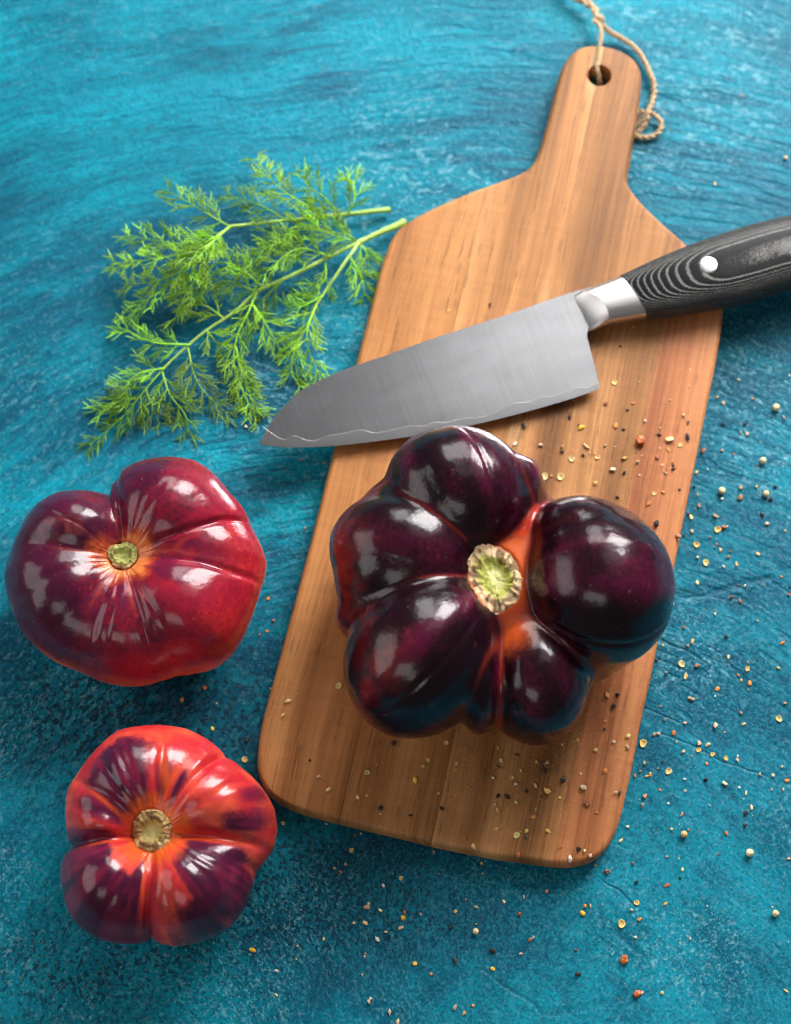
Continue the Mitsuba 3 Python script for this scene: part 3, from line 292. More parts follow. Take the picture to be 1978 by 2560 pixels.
slab = slab - m3.Manifold.cylinder(40, 6.2, 6.2, 64).translate([HOLE[0], HOLE[1], -10]) - m3.Manifold.cylinder(2, 5.6, 7.6, 64).translate([HOLE[0], HOLE[1], 12.1])
cuts = []
for j0, j1 in JOINTS:
    d = np.array(j0) - np.array(j1)
    d /= np.linalg.norm(d)
    nn = np.array([d[1], -d[0]])
    cuts.append((nn, float(nn @ np.array(j0))))
for i in range(4):
    piece = slab
    if i > 0:
        nn, o = cuts[i - 1]
        piece = piece.trim_by_plane([nn[0], nn[1], 0], o + .04)
    if i < 3:
        nn, o = cuts[i]
        piece = piece.trim_by_plane([-nn[0], -nn[1], 0], -(o - .04))
    mm_ = piece.to_mesh()
    put('cutting_board__plank' + ('' if i == 0 else f'_{i:03d}'), trimesh.Trimesh(mm_.vert_properties[:, :3], mm_.tri_verts, process=False), f'oiled_wood_{i}', smooth=28)
tag('cutting_board', 'brown wooden cutting board of glued planks with a round hole in its handle', 'cutting board')
tag('cutting_board__plank_002', 'darker brown plank in the middle of the board')
tag('cutting_board__plank_003', 'reddish plank along the right edge of the board')

# ------------------------------------------------------------------ the three tomatoes
scene['tomato_skin'] = {'type': 'bumpmap', 'arbitrary': proc(lambda p, n, uv: (fbm(p.x * 700, p.y * 700, p.z * 700, 2) * .65 + .35 * noise(p.x * 180, p.y * 180, p.z * 180)) * .00011, 3e-4), 'scale': 1.0,
                        'bsdf': {'type': 'principled', 'base_color': {'type': 'mesh_attribute', 'name': 'vertex_color'}, 'roughness': 0.19, 'specular': 0.37, 'clearcoat': 0.2, 'clearcoat_gloss': 0.95}}
scene['cork'] = {'type': 'principled', 'base_color': {'type': 'mesh_attribute', 'name': 'vertex_color'}, 'roughness': 0.75, 'specular': 0.25}


def ellipsoids(p, lobes):
    """Signed distances, roughly, of points p to lobes (x, y, z, radial, tangential, vertical radius[, turn in degrees])."""
    out = []
    for L in lobes:
        x, y, z, ra, rt, rz = L[:6]
        a = math.atan2(y, x) + (math.radians(L[6]) if len(L) > 6 else 0)
        c, s = math.cos(a), math.sin(a)
        d = p - np.array([x, y, z])
        q = np.stack([(d[..., 0] * c + d[..., 1] * s) / ra, (-d[..., 0] * s + d[..., 1] * c) / rt, d[..., 2] / rz], -1)
        n = np.linalg.norm(q, axis=-1)
        g = np.linalg.norm(q / np.array([ra, rt, rz]), axis=-1)
        out.append(n * (n - 1) / np.maximum(g, 1e-9))
    return np.stack(out)


def tomato_mesh(C, zc, lobes, k, outline, creases, seed, wob=1.0, nth=300, nph=720, rmax=105):
    """A lobed fruit standing on z = 0, star-shaped about (0, 0, zc): returns vertices, faces and what its colours are made from."""
    th = np.linspace(0.0, np.pi, nth)[:, None] * np.ones(nph)
    ph = (np.arange(nph) / nph * 2 * np.pi)[None] * np.ones((nth, 1))
    d = np.stack([np.sin(th) * np.cos(ph), np.sin(th) * np.sin(ph), np.cos(th)], -1).reshape(-1, 3)
    o = np.array([0, 0, zc])

    def f(r):
        e = ellipsoids(o + d * r[:, None], lobes)
        m = e.min(0)
        return m - k * np.log(np.exp(-(e - m) / k).sum(0))

    r, found = np.full(len(d), 8.0), np.zeros(len(d), bool)
    for t in np.arange(rmax, 8, -2.0):
        hit = ~found & (f(np.full(len(d), t)) < 0)
        r[hit] = t
        found |= hit
    lo, hi = r, r + 2
    for _ in range(9):
        m = (lo + hi) / 2
        ins = f(m) < 0
        lo, hi = np.where(ins, m, lo), np.where(ins, hi, m)
    v = o + d * lo[:, None]
    ol = np.array(outline) - np.array(C)
    an, rr = np.arctan2(ol[:, 1], ol[:, 0]), np.hypot(ol[:, 0], ol[:, 1])
    s = np.argsort(an)
    goal = np.interp(ph[0], np.r_[an[s] - 2 * np.pi, an[s], an[s] + 2 * np.pi, an[s] + 4 * np.pi], np.tile(rr[s], 4))
    rho = np.hypot(v[:, 0], v[:, 1]).reshape(nth, nph)
    sil = rho.max(0)
    ratio = goal / sil
    for _ in range(4):
        ratio = .5 * ratio + .25 * (np.roll(ratio, 1) + np.roll(ratio, -1))
    full = np.tile(ratio, (nth, 1)).ravel()
    w = step(.05, .55, np.clip(rho / sil, 0, 1).ravel())
    v[:, :2] *= (1 + (full - 1) * w)[:, None]
    e = np.sort(ellipsoids(v / np.c_[full, full, np.ones(len(v))], lobes), axis=0)
    groove = np.maximum(e[1] - e[0], 0)
    rad = (np.hypot(v[:, 0], v[:, 1]).reshape(nth, nph) / goal).ravel()
    nn = v - o
    nn /= np.linalg.norm(nn, axis=1, keepdims=True)
    v = v + nn * (wob * (nz(v, 24, seed, 2) - .5) * 2.0 + wob * .22 * (nz(v, 7, seed + 5, 2) - .5))[:, None]
    ang = np.arctan2(v[:, 1], v[:, 0])
    for a0, amp, wid, r0, r1 in creases:
        a = np.radians(a0) + .10 * (nz(np.c_[rad * 30, rad * 0, rad * 0], 12, int(abs(a0)), 2) - .5)
        da = np.abs((ang - a + np.pi) % (2 * np.pi) - np.pi) * np.hypot(v[:, 0], v[:, 1])
        v -= nn * (amp * np.exp(-(da / wid) ** 2) * step(r0 - .1, r0 + .1, rad) * step(r1 + .12, r1 - .12, rad) * (v[:, 2] > zc * .5))[:, None]
    puck = nz(np.c_[np.cos(ang) * 9, np.sin(ang) * 9, rad * 2], 1.0, seed + 9, 2) - .5
    v += np.array([0, 0, 1.0]) * (1.3 * puck * np.exp(-((rad - .17) / .09) ** 2) * (v[:, 2] > zc * .5))[:, None]
    v[:, 2] = np.where(v[:, 2] < 1.2, 1.2 * np.exp((v[:, 2] - 1.2) / 1.2), v[:, 2]) * 1.0
    v[:, 2] -= v[:, 2].min()
    i, j = np.meshgrid(np.arange(nth - 1), np.arange(nph), indexing='ij')
    a, b, c, e2 = i * nph + j, i * nph + (j + 1) % nph, (i + 1) * nph + (j + 1) % nph, (i + 1) * nph + j
    F = np.vstack([np.stack([a, e2, c], -1).reshape(-1, 3), np.stack([a, c, b], -1).reshape(-1, 3)])
    F = F[(v[F[:, 0]] != v[F[:, 1]]).any(1) & (v[F[:, 1]] != v[F[:, 2]]).any(1) & (v[F[:, 0]] != v[F[:, 2]]).any(1)]
    return v, F, dict(rad=rad, ang=ang, groove=groove, nth=nth, nph=nph, th=th.ravel())


def scar_mesh(C, v, info, outline, seed, rim=1.2):
    """The corky scar left by the stem: a rough patch lying in the fruit's hollow."""
    from scipy.interpolate import griddata
    ol = np.array(outline, float)
    ctr = ol.mean(0)
    rel = ol - ctr
    an, rr = np.arctan2(rel[:, 1], rel[:, 0]), np.hypot(*rel.T)
    s = np.argsort(an)
    nf, nr = 140, 46
    ph = np.arange(nf) / nf * 2 * np.pi
    R = np.interp(ph, np.r_[an[s] - 2 * np.pi, an[s], an[s] + 2 * np.pi, an[s] + 4 * np.pi], np.tile(rr[s], 4))
    R *= 1 + .30 * (nz(np.c_[np.cos(ph), np.sin(ph), ph * 0] * 8, 4, seed) - .5) + .14 * (nz(np.c_[np.cos(ph), np.sin(ph), ph * 0] * 8, 1.1, seed + 1) - .5)
    t = np.linspace(0, 1, nr)
    xy = ctr + (t[:, None] * R[None])[..., None] * np.stack([np.cos(ph), np.sin(ph)], -1)[None]
    top = info['th'] < 1.25
    base = griddata(v[top][:, :2], v[top][:, 2], xy.reshape(-1, 2) - np.array(C), method='linear', fill_value=float(v[top][:, 2].min())).reshape(nr, nf)
    base = np.maximum(np.minimum(base, np.median(base) + 6), np.median(base) - 4) + .12
    P = np.dstack([xy - np.array(C), base * 0])
    tt = np.tile(t[:, None], (1, nf))
    n1, n2 = nz(P.reshape(-1, 3), 2.6, seed, 3).reshape(nr, nf), nz(P.reshape(-1, 3), 7, seed + 3, 2).reshape(nr, nf)
    ringy = nz(np.dstack([np.cos(ph) * 14 + 0 * tt, np.sin(ph) * 14 + 0 * tt, tt * 3]).reshape(-1, 3), 2.2, seed + 8, 2).reshape(nr, nf)
    h = .16 * rim * (1 - np.exp(-((1 - tt) / .10) ** 1.5)) + 1.2 * (n1 - .5) * step(1.0, .9, tt) + 1.4 * np.exp(-((tt - .62) / .13) ** 2) * n2 * 1.6 - 1.5 * step(.7, .25, tt) + .9 * (ringy - .5) * step(1, .6, tt) * step(0, .3, tt)
    P[..., 2] = base + h - .45 * step(.9, 1.0, tt)
    i, j = np.meshgrid(np.arange(nr - 1), np.arange(nf), indexing='ij')
    q = np.stack([i * nf + j, (i + 1) * nf + j, (i + 1) * nf + (j + 1) % nf, i * nf + (j + 1) % nf], -1).reshape(-1, 4)
    return P.reshape(-1, 3), np.vstack([q[:, [0, 1, 2]], q[:, [0, 2, 3]]]), tt.ravel(), n1.ravel(), n2.ravel(), ringy.ravel()


def scar_colors(tt, n1, n2, ringy, green, tan, dark, g0=.62):
    c = lerp(np.tile(tan, (len(tt), 1)), np.tile(green, (len(tt), 1)), step(g0 + .12, g0 - .14, tt + .35 * (n2 - .5)))
    c = lerp(c, np.tile([.72, .70, .32], (len(tt), 1)), .75 * step(.45, .1, tt + .5 * (n1 - .5)))
    c = c * (.62 + .76 * n1)[:, None]
    c = lerp(c, np.tile(dark, (len(tt), 1)), .85 * step(.54, .66, n1) * step(.15, .5, tt))
    c = lerp(c, np.tile(dark, (len(tt), 1)), .8 * step(.55, .68, ringy) * step(.3, .6, tt))
    c = lerp(c, np.tile([.36, .10, .03], (len(tt), 1)), .85 * step(.86, .99, tt + .22 * (n2 - .5)))
    return c


def speckle(c, v, seed, amount=.5, tint=(.55, .40, .42)):
    s = meshkit.noise(v / .75 + 500, seed)
    return lerp(c, np.tile(tint, (len(v), 1)), amount * step(.93, .985, s) * .35)


def streaks(v, info, freq, seed, scale=1.0):
    """Noise drawn out along the meridians of a fruit."""
    a = info['ang']
    return nz(np.c_[np.cos(a) * freq, np.sin(a) * freq, info['rad'] * scale * 3], 1.0, seed, 3)


# the big one on the board: seventeen lobes grown together, ribbed along the lines that run from the scar
TOP = np.array([T1_C[0], T1_C[1], 58.0])
SOFT = (3, 9, 10, 14, 15)       # the cleft, the lobe below the scar with its saddle, the core and the base melt into one another


def lobe_fields(p):
    out = []
    for lx, ly, lz, ra, rb, rz, turn in LOBES:
        c, sn = math.cos(math.radians(turn)), math.sin(math.radians(turn))
        dx, dy, dz = p[..., 0] - lx, p[..., 1] - ly, p[..., 2] - lz
        a, b = dx * c + dy * sn, dy * c - dx * sn
        n = np.sqrt((a / ra) ** 2 + (b / rb) ** 2 + (dz / rz) ** 2)
        gr = np.sqrt((a / ra**2) ** 2 + (b / rb**2) ** 2 + (dz / rz**2) ** 2)
        out.append(n * (n - 1) / np.maximum(gr, 1e-6))
    return np.stack(out)


def smin(e, k):
    m = e.min(0)
    return m - k * np.log(np.exp(-(e - m) / k).sum(0))


def fruit(e):
    hard = [q for q in range(len(LOBES)) if q not in SOFT]
    return smin(np.stack([smin(e[hard], 1.7), smin(e[list(SOFT)], 3.0)]), 1.3)


def surface_net(lo, hi, h, fn):
    """The zero level of fn as a smooth quad net: one vertex in each cell that the surface crosses, then drawn onto it."""
    ax_ = [np.arange(a, b, h) for a, b in zip(lo, hi)]
    F = np.concatenate([fn(np.stack(np.meshgrid(x, ax_[1], ax_[2], indexing='ij'), -1)) for x in np.array_split(ax_[0], 24)], 0)
    ins = F < 0
    n = ins.shape
    cnt = sum(ins[a:n[0] - 1 + a, b:n[1] - 1 + b, c:n[2] - 1 + c].astype(np.int8) for a in (0, 1) for b in (0, 1) for c in (0, 1))
    cell = (cnt > 0) & (cnt < 8)
    idx = np.full(cell.shape, -1)
    idx[cell] = np.arange(cell.sum())
    v = np.argwhere(cell) * h + np.array(lo) + h / 2
    quads = []
    for d in range(3):
        o = [q for q in range(3) if q != d]
        A = np.take(ins, range(0, n[d] - 1), d)
        B = np.take(ins, range(1, n[d]), d)
        at = np.argwhere(A != B)
        flip = A[tuple(at.T)]
        at, flip = at[(at[:, o[0]] > 0) & (at[:, o[1]] > 0) & (at[:, o[0]] < n[o[0]] - 1) & (at[:, o[1]] < n[o[1]] - 1)], flip[(at[:, o[0]] > 0) & (at[:, o[1]] > 0) & (at[:, o[0]] < n[o[0]] - 1) & (at[:, o[1]] < n[o[1]] - 1)]
        q = []
        for s0, s1 in ((1, 1), (0, 1), (0, 0), (1, 0)):
            t = at.copy()
            t[:, o[0]] -= s0
            t[:, o[1]] -= s1
            q.append(idx[tuple(t.T)])
        q = np.stack(q, 1)
        if d == 1:
            flip = ~flip
        q[~flip] = q[~flip][:, ::-1]
        quads.append(q)
    q = np.vstack(quads)
    q = q[(q >= 0).all(1)]
    for it in range(5):
        f0 = fn(v)
        gr = np.stack([(fn(v + .05 * e) - fn(v - .05 * e)) / .1 for e in np.eye(3)], -1)
        v = v - np.clip(f0, -h, h)[:, None] * gr / np.maximum((gr**2).sum(1), .05)[:, None]
        if it == 1:     # even the net out, then draw it on again
            tot, num = np.zeros_like(v), np.zeros(len(v))
            for a, b in ((0, 1), (1, 2), (2, 3), (3, 0)):
                np.add.at(tot, q[:, a], v[q[:, b]])
                np.add.at(tot, q[:, b], v[q[:, a]])
                np.add.at(num, q[:, a], 1)
                np.add.at(num, q[:, b], 1)
            v = .5 * v + .5 * tot / np.maximum(num, 1)[:, None]
    return v, np.vstack([q[:, [0, 1, 2]], q[:, [0, 2, 3]]]), gr / (np.linalg.norm(gr, axis=1, keepdims=True) + 1e-9)


LA = np.array([q[:3] for q in LOBES])
w, F, un = surface_net((LA[:, 0].min() - 44, LA[:, 1].min() - 44, -4.0), (LA[:, 0].max() + 44, LA[:, 1].max() + 40, 102.0), .85, lambda p: fruit(lobe_fields(p)))
e = lobe_fields(w)
first = e.argmin(0)
es = np.sort(e, axis=0)
gap = es[1] - es[0]                      # small in the folds between two lobes
W = np.exp(-(e - e.min(0)) / .9)
W /= W.sum(0)
cen = LA[first]
axis = TOP - cen
axis[np.isin(first, (14, 15))] = [0, 0, 1.0]
axis /= np.linalg.norm(axis, axis=1, keepdims=True)
e1 = np.cross(axis, [0.02, 0.01, 1.0])
e1 /= np.linalg.norm(e1, axis=1, keepdims=True)
e2 = np.cross(axis, e1)
dv = w - cen
dv /= np.linalg.norm(dv, axis=1, keepdims=True)
a3 = (dv * axis).sum(1)
lon = np.arctan2((dv * e2).sum(1), (dv * e1).sum(1))
away = np.sqrt(np.clip(1 - a3**2, 0, 1))
ring1 = nz(np.c_[np.cos(lon) * 1.5, np.sin(lon) * 1.5, first * 7.0 + .25 * a3], 1.0, 90, 2) - .5
ring2 = nz(np.c_[np.cos(lon) * 4.2, np.sin(lon) * 4.2, first * 3.0 + .3 * a3], 1.0, 140, 2) - .5
calm = step(.3, 5, gap) * away
dist = np.zeros(len(w))
for li, l0, dep in [(0, .9, .8), (0, -1.9, .5), (11, 1.2, .8), (11, -2.6, .5), (7, .4, .5), (7, 1.5, .5), (7, -1.2, .6), (4, .3, .8), (4, 1.3, .7), (6, .8, .6), (9, -.6, .5)]:
    da = np.abs((lon - l0 + np.pi) % (2 * np.pi) - np.pi) * away * 32
    dist -= (first == li) * 1.25 * dep * np.exp(-(da / 1.4) ** 2) * step(.15, .45, away)
w = w + un * (calm * (2.6 * ring1 + .75 * ring2) + calm * dist + 1.1 * (nz(w, 22, 11, 2) - .5))[:, None]
w[:, 2] = np.where(w[:, 2] < 2, 2 * np.exp((w[:, 2] - 2) / 2), w[:, 2])
rel = w - [T1_C[0], T1_C[1], 0]
n1, n2 = nz(rel, 15, 21), nz(rel, 5, 22)
fz = meshkit.noise(rel / 1.1 + 300, 64)
near = np.linalg.norm(rel[:, :2], axis=1) + 5 * (n2 - .5)
t_ = .55 * (ring1 + .5) + .25 * (ring2 + .5) + .35 * (n1 - .5) + .15 * (fz - .5) + .10
c = lerp(np.tile([.0080, .0014, .0040], (len(w), 1)), np.tile([.066, .0042, .020], (len(w), 1)), step(.42, .74, t_))
c = lerp(c, np.tile([.140, .014, .018], (len(w), 1)), .5 * step(.62, .76, n2 * .5 + n1 * .5 + .12 * (fz - .5)))
c = lerp(c, np.tile([.27, .018, .010], (len(w), 1)), .85 * step(42, 14, w[:, 2] + 24 * (n1 - .5)))
left = np.exp(-(((rel[:, 0] + 76) / 12) ** 2 + ((rel[:, 1] - 6) / 26) ** 2)) + .8 * np.exp(-(((rel[:, 0] + 52) / 10) ** 2 + ((rel[:, 1] + 44) / 10) ** 2))
c = lerp(c, np.tile([.24, .022, .012], (len(w), 1)), .75 * np.clip(left, 0, 1) * step(.35, .60, n1 * .5 + n2 * .5))
east = step(-9, 4, rel[:, 0] + 4 * (n2 - .5))
saddle = lerp(np.tile([.64, .130, .012], (len(w), 1)), np.tile([.42, .050, .010], (len(w), 1)), step(.45, .62, n2))
saddle = lerp(saddle, np.tile([.70, .24, .04], (len(w), 1)), .8 * step(24, 13, near))
cleft = lerp(np.tile([.60, .050, .005], (len(w), 1)), np.tile([.36, .020, .006], (len(w), 1)), step(.40, .62, n2))
core_ = lerp(np.tile([.05, .008, .006], (len(w), 1)), np.tile([.48, .075, .010], (len(w), 1)), east)
q = near + 8 * (n1 - .5) + 5 * (fz - .5)
low = lerp(c, np.tile([.48, .070, .011], (len(w), 1)), step(40, 24, q) * step(24, 8, rel[:, 0] + 4 * (n2 - .5)))
low = lerp(low, np.tile([.30, .020, .008], (len(w), 1)), .8 * step(3.4, .8, rel[:, 0] + 1.5 * (n2 - .5)) * (w[:, 2] > 25))
c = c * (1 - W[[3, 9, 10, 14]].sum(0))[:, None] + cleft * W[3][:, None] + low * W[9][:, None] + saddle * W[10][:, None] + core_ * W[14][:, None]
second = np.argsort(e, axis=0)[1]
small = np.isin(first, (1, 5, 6, 12, 16)) | np.isin(second, (1, 5, 6, 12, 16))
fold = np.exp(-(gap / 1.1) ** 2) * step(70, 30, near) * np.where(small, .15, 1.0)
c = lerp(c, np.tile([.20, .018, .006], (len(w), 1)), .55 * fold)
c = speckle(c, rel, 5, .55)
rel0 = rel.copy()
sx_, sy_ = np.array(SCAR1).mean(0) - np.array(T1_C)
w[:, 2] -= 2.8 * step(1.02, .78, np.hypot((rel[:, 0] - sx_) / 12.5, (rel[:, 1] - sy_) / 16)) * (un[:, 2] > .2) * step(34, 20, near)
put('tomato__skin', (w + [0, 0, ZB], F), 'tomato_skin', True, c)
top_ = (un[:, 2] > .25) & (np.linalg.norm(rel[:, :2], axis=1) < 34)
P, F, tt, a1, a2, rg = scar_mesh(T1_C, rel0[top_], dict(th=np.zeros(top_.sum())), SCAR1, 31, 1.9)
low_side = P[:, 1] + 14
c = scar_colors(tt, a1, a2, rg, [.36, .37, .07], [.66, .46, .27], [.09, .045, .012], .62)
c = lerp(c, np.tile([.74, .60, .46], (len(c), 1)), .6 * step(-2, -12, low_side) * step(.5, .8, tt) * step(.35, .6, a2))
put('tomato__stem_scar', (P + [T1_C[0], T1_C[1], ZB], F), 'cork', True, c)
tag('tomato', 'very large glossy black purple tomato with bulging lobes on the cutting board', 'tomato')
tag('tomato__stem_scar', 'corky tan stem scar with a green centre')


# the left one on the table
L2 = [(22, 28, 37, 36, 33, 37), (38, 6, 33, 30, 19, 33), (30, -24, 36, 40, 35, 36), (-3, -30, 33, 33, 24, 33), (-33, -14, 35, 35, 32, 35), (-28, 18, 35, 32, 29, 36), (0, 0, 28, 38, 38, 29)]
v, f, info = tomato_mesh(T2_C, 28, L2, 2.6, T2_O, [(148, .45, .9, .2, .75), (172, 1.0, 3, .2, .85), (97, 2.0, 2.0, .2, 1.0), (22, 1.6, 1.6, .2, .95), (-8, 1.4, 2, .2, .95), (-112, 1.1, 2.4, .15, .8), (-98, .9, 1.8, .15, .75), (-72, 1.2, 2.0, .15, .85), (-60, .7, 1.5, .2, .7), (75, .9, 2.2, .15, .6), (60, .7, 2, .15, .6), (200, .8, 3, .3, .9), (-130, .6, 3, .3, .9)], 41, .9)
n1, n2, st = nz(v, 16, 61), nz(v, 5, 62), streaks(v, info, 3.2, 63)
fz = meshkit.noise(v / 1.1 + 300, 64)
mixv = (v[:, 0] * .72 - v[:, 1] * .30) / 60 + .9 * (n1 - .5) + .9 * (st - .5) + .5 * (fz - .5) - .10
c = lerp(np.tile([.052, .0052, .021], (len(v), 1)), np.tile([.255, .0085, .024], (len(v), 1)), step(-.55, .45, mixv))
c = lerp(c, np.tile([.48, .024, .016], (len(v), 1)), .85 * step(.35, .95, mixv))
c = lerp(c, np.tile([.060, .006, .028], (len(v), 1)), .75 * step(.50, .66, st) * step(1.0, .5, info['rad']))
rim = step(46, 20, v[:, 2] + 26 * (n1 - .5) + 8 * (fz - .5)) * step(.7, .92, info['rad'])
c = lerp(c, np.tile([.74, .120, .018], (len(v), 1)), .9 * rim * step(-.6, .1, v[:, 0] / 50 - .75 * v[:, 1] / 50 + .1))
halo = info['rad'] + .16 * (n2 - .5) + .16 * (st - .5)
c = lerp(c, np.tile([.48, .075, .018], (len(v), 1)), .85 * step(.30, .16, halo))
c = lerp(c, np.tile([.66, .190, .050], (len(v), 1)), .9 * step(.22, .14, halo))
c = lerp(c, np.tile([.36, .07, .03], (len(v), 1)), .4 * np.exp(-(((v[:, 0] + 28) / 11) ** 2 + ((v[:, 1] - 11) / 5) ** 2)) * step(.4, .6, n2))
gr = np.exp(-(info['groove'] / 1.0) ** 2) * step(.7, .3, info['rad'])
c = lerp(c, np.tile([.30, .05, .02], (len(v), 1)), .5 * gr)
c = speckle(c, v, 6, .9)
v0 = v.copy()
v[:, 2] -= 2.6 * step(1.02, .75, np.hypot(v[:, 0] - -0.5, v[:, 1] - 1.0) / 7.6) * (v[:, 2] > 25)
put('tomato_001__skin', (v + [T2_C[0], T2_C[1], 0], f), 'tomato_skin', True, c)
SC = np.array(T2_C) + [-.5, 1.0] + np.array([[7.4 * math.cos(a) * (1 + .08 * math.sin(3 * a)), 6.6 * math.sin(a)] for a in np.linspace(0, 2 * math.pi, 15)[:-1]])
P, F, tt, a1, a2, rg = scar_mesh(T2_C, v0, info, SC, 32, .9)
put('tomato_001__stem_scar', (P + [T2_C[0], T2_C[1], 0], F), 'cork', True, scar_colors(tt, a1, a2, rg, [.44, .47, .14], [.62, .50, .26], [.20, .17, .05], .90))
tag('tomato_001', 'crimson and purple ribbed tomato on the blue table under the dill', 'tomato')
tag('tomato_001__stem_scar', 'small pale green stem scar')

# the smaller one in front
L3 = [(-14, 29, 33, 34, 31, 34), (26, 20, 32, 37, 27, 33), (18, -28, 33, 33, 31, 34), (-26, -28, 33, 33, 29, 34), (-32, 8, 31, 27, 24, 32), (2, 30, 30, 28, 20, 31), (0, 0, 25, 34, 34, 26)]
v, f, info = tomato_mesh(T3_C, 25, L3, 1.9, T3_O, [(186, 3.2, 2.2, .2, 1.0), (-92, 3.0, 1.9, .2, 1.0), (-6, 3.2, 2.4, .2, .9), (53, 2.6, 2.1, .2, .95), (112, 1.2, 2.4, .2, .8), (128, 1.0, 2.0, .2, .8), (84, 1.0, 1.8, .2, .8), (145, 1.1, 2.0, .25, .9), (30, .8, 2.4, .3, .9), (-40, .8, 2, .2, .7), (-30, .7, 1.6, .2, .7), (-118, .8, 2.4, .2, .8), (-75, .7, 2, .2, .8), (160, .9, 2.6, .3, .95)], 71, .9)
n1, n2, st, s2 = nz(v, 14, 81), nz(v, 4.5, 82), streaks(v, info, 4.5, 83, .5), streaks(v, info, 9.0, 84, .7)
warm = lerp(np.tile([.42, .018, .024], (len(v), 1)), np.tile([.64, .085, .040], (len(v), 1)), step(.40, .66, .5 * n1 + .5 * st))
cool = lerp(np.tile([.048, .005, .022], (len(v), 1)), np.tile([.14, .008, .030], (len(v), 1)), step(.40, .64, .2 * n2 + .8 * s2))
fz = meshkit.noise(v / 1.0 + 300, 85)
raw = np.zeros(len(v))
for a0, hw, r0, r1, k_ in [(124, 24, .25, .82, 1.0), (160, 11, .30, .80, .55), (80, 8, .30, .62, .8), (62, 5, .30, .60, .5), (-137, 36, .46, 1.15, 1.15), (-106, 7, .30, 1.0, .9), (-38, 20, .34, 1.0, .8), (-20, 10, .30, .9, .75), (6, 9, .55, .95, .42),
                           (22, 6, .75, 1.0, .45), (186, 8, .45, 1.1, .6), (-60, 12, .7, 1.1, .6)]:
    da = np.abs((np.degrees(info['ang']) - a0 + 180) % 360 - 180)
    raw = np.maximum(raw, k_ * np.exp(-(da / hw) ** 2) * step(r0 - .1, r0 + .1, info['rad']) * step(r1 + .12, r1 - .12, info['rad']))
w = step(.05, .42, raw + .75 * (st - .5) + .40 * (s2 - .5) + .25 * (n1 - .5) + .14 * (fz - .5))
c = lerp(warm, np.tile([0, 0, 0], (len(v), 1)), w * 0) * (1 - w[:, None]) + cool * w[:, None]
halo = info['rad'] + .14 * (n2 - .5) + .22 * (s2 - .5)
c = lerp(c, np.tile([.56, .090, .014], (len(v), 1)), .9 * step(.38, .20, halo))
gr = np.exp(-(info['groove'] / 1.3) ** 2) * step(.95, .5, info['rad'])
c = lerp(c, np.tile([.55, .070, .012], (len(v), 1)), .75 * gr)
c = speckle(c, v, 7, .8)
v0 = v.copy()
v[:, 2] -= 2.6 * step(1.02, .75, np.hypot(v[:, 0] - -1.5, v[:, 1] - 0.5) / 9.8) * (v[:, 2] > 25)
put('tomato_002__skin', (v + [T3_C[0], T3_C[1], 0], f), 'tomato_skin', True, c)
SC = np.array(T3_C) + [-1.5, .5] + np.array([[9.6 * math.cos(a) * (1 + .06 * math.sin(2 * a)), 9.2 * math.sin(a)] for a in np.linspace(0, 2 * math.pi, 15)[:-1]])
P, F, tt, a1, a2, rg = scar_mesh(T3_C, v0, info, SC, 33, 1.2)
put('tomato_002__stem_scar', (P + [T3_C[0], T3_C[1], 0], F), 'cork', True, scar_colors(tt, a1, a2, rg, [.50, .38, .12], [.50, .33, .13], [.10, .06, .02], .55))
tag('tomato_002', 'mottled orange-red and purple tomato nearest the camera, beside the lower board corner', 'tomato')
tag('tomato_002__stem_scar', 'dry brown corky stem scar')

# ------------------------------------------------------------------ the knife
def steel_relief(p, n, uv):
    x, y = p.x * 1000, p.y * 1000
    return (noise((x * .93 + y * .36) * 5.0, (y * .93 - x * .36) * .08) + .5 * noise((x * .93 + y * .36) * 12, (y * .93 - x * .36) * .2)) * .000010


KA = np.array(BLADE_SPINE[-3]) - np.array(BLADE_SPINE[6])
KA = KA / np.linalg.norm(KA)
KN = np.array([-KA[1], KA[0]])


def ground_steel(p, n, uv):
    x, y = p.x * 1000, p.y * 1000
    u, v = x * float(KA[0]) + y * float(KA[1]), x * float(KN[0]) + y * float(KN[1])
    hair = noise(u * 2.4 + .25 * noise(v * .2), v * .05) * .6 + noise(u * 6 + 9, v * .10) * .4
    smear = fbm(u * .035 + 3, v * .10, 0, 3)
    return mi.Color3f(.70, .71, .73) * (.84 + .16 * hair + .26 * (smear - .5))


scene['blade_steel'] = {'type': 'bumpmap', 'arbitrary': proc(steel_relief, 1e-4), 'scale': 1.0, 'bsdf': {'type': 'principled', 'base_color': proc(ground_steel), 'metallic': 1.0, 'roughness': .25}}
scene['edge_steel'] = {'type': 'principled', 'base_color': {'type': 'rgb', 'value': [.50, .505, .51]}, 'metallic': 1.0, 'roughness': .30}
scene['bright_steel'] = {'type': 'principled', 'base_color': {'type': 'rgb', 'value': [.74, .73, .72]}, 'metallic': 1.0, 'roughness': .20}
scene['satin_steel'] = {'type': 'bumpmap', 'arbitrary': proc(lambda p, n, uv: noise((p.x * .93 + p.y * .36) * 6000, p.z * 300) * .000004, 1e-4), 'scale': 1.0, 'bsdf': {'type': 'principled', 'base_color': {'type': 'rgb', 'value': [.60, .585, .57]}, 'metallic': 1.0, 'roughness': .36}}


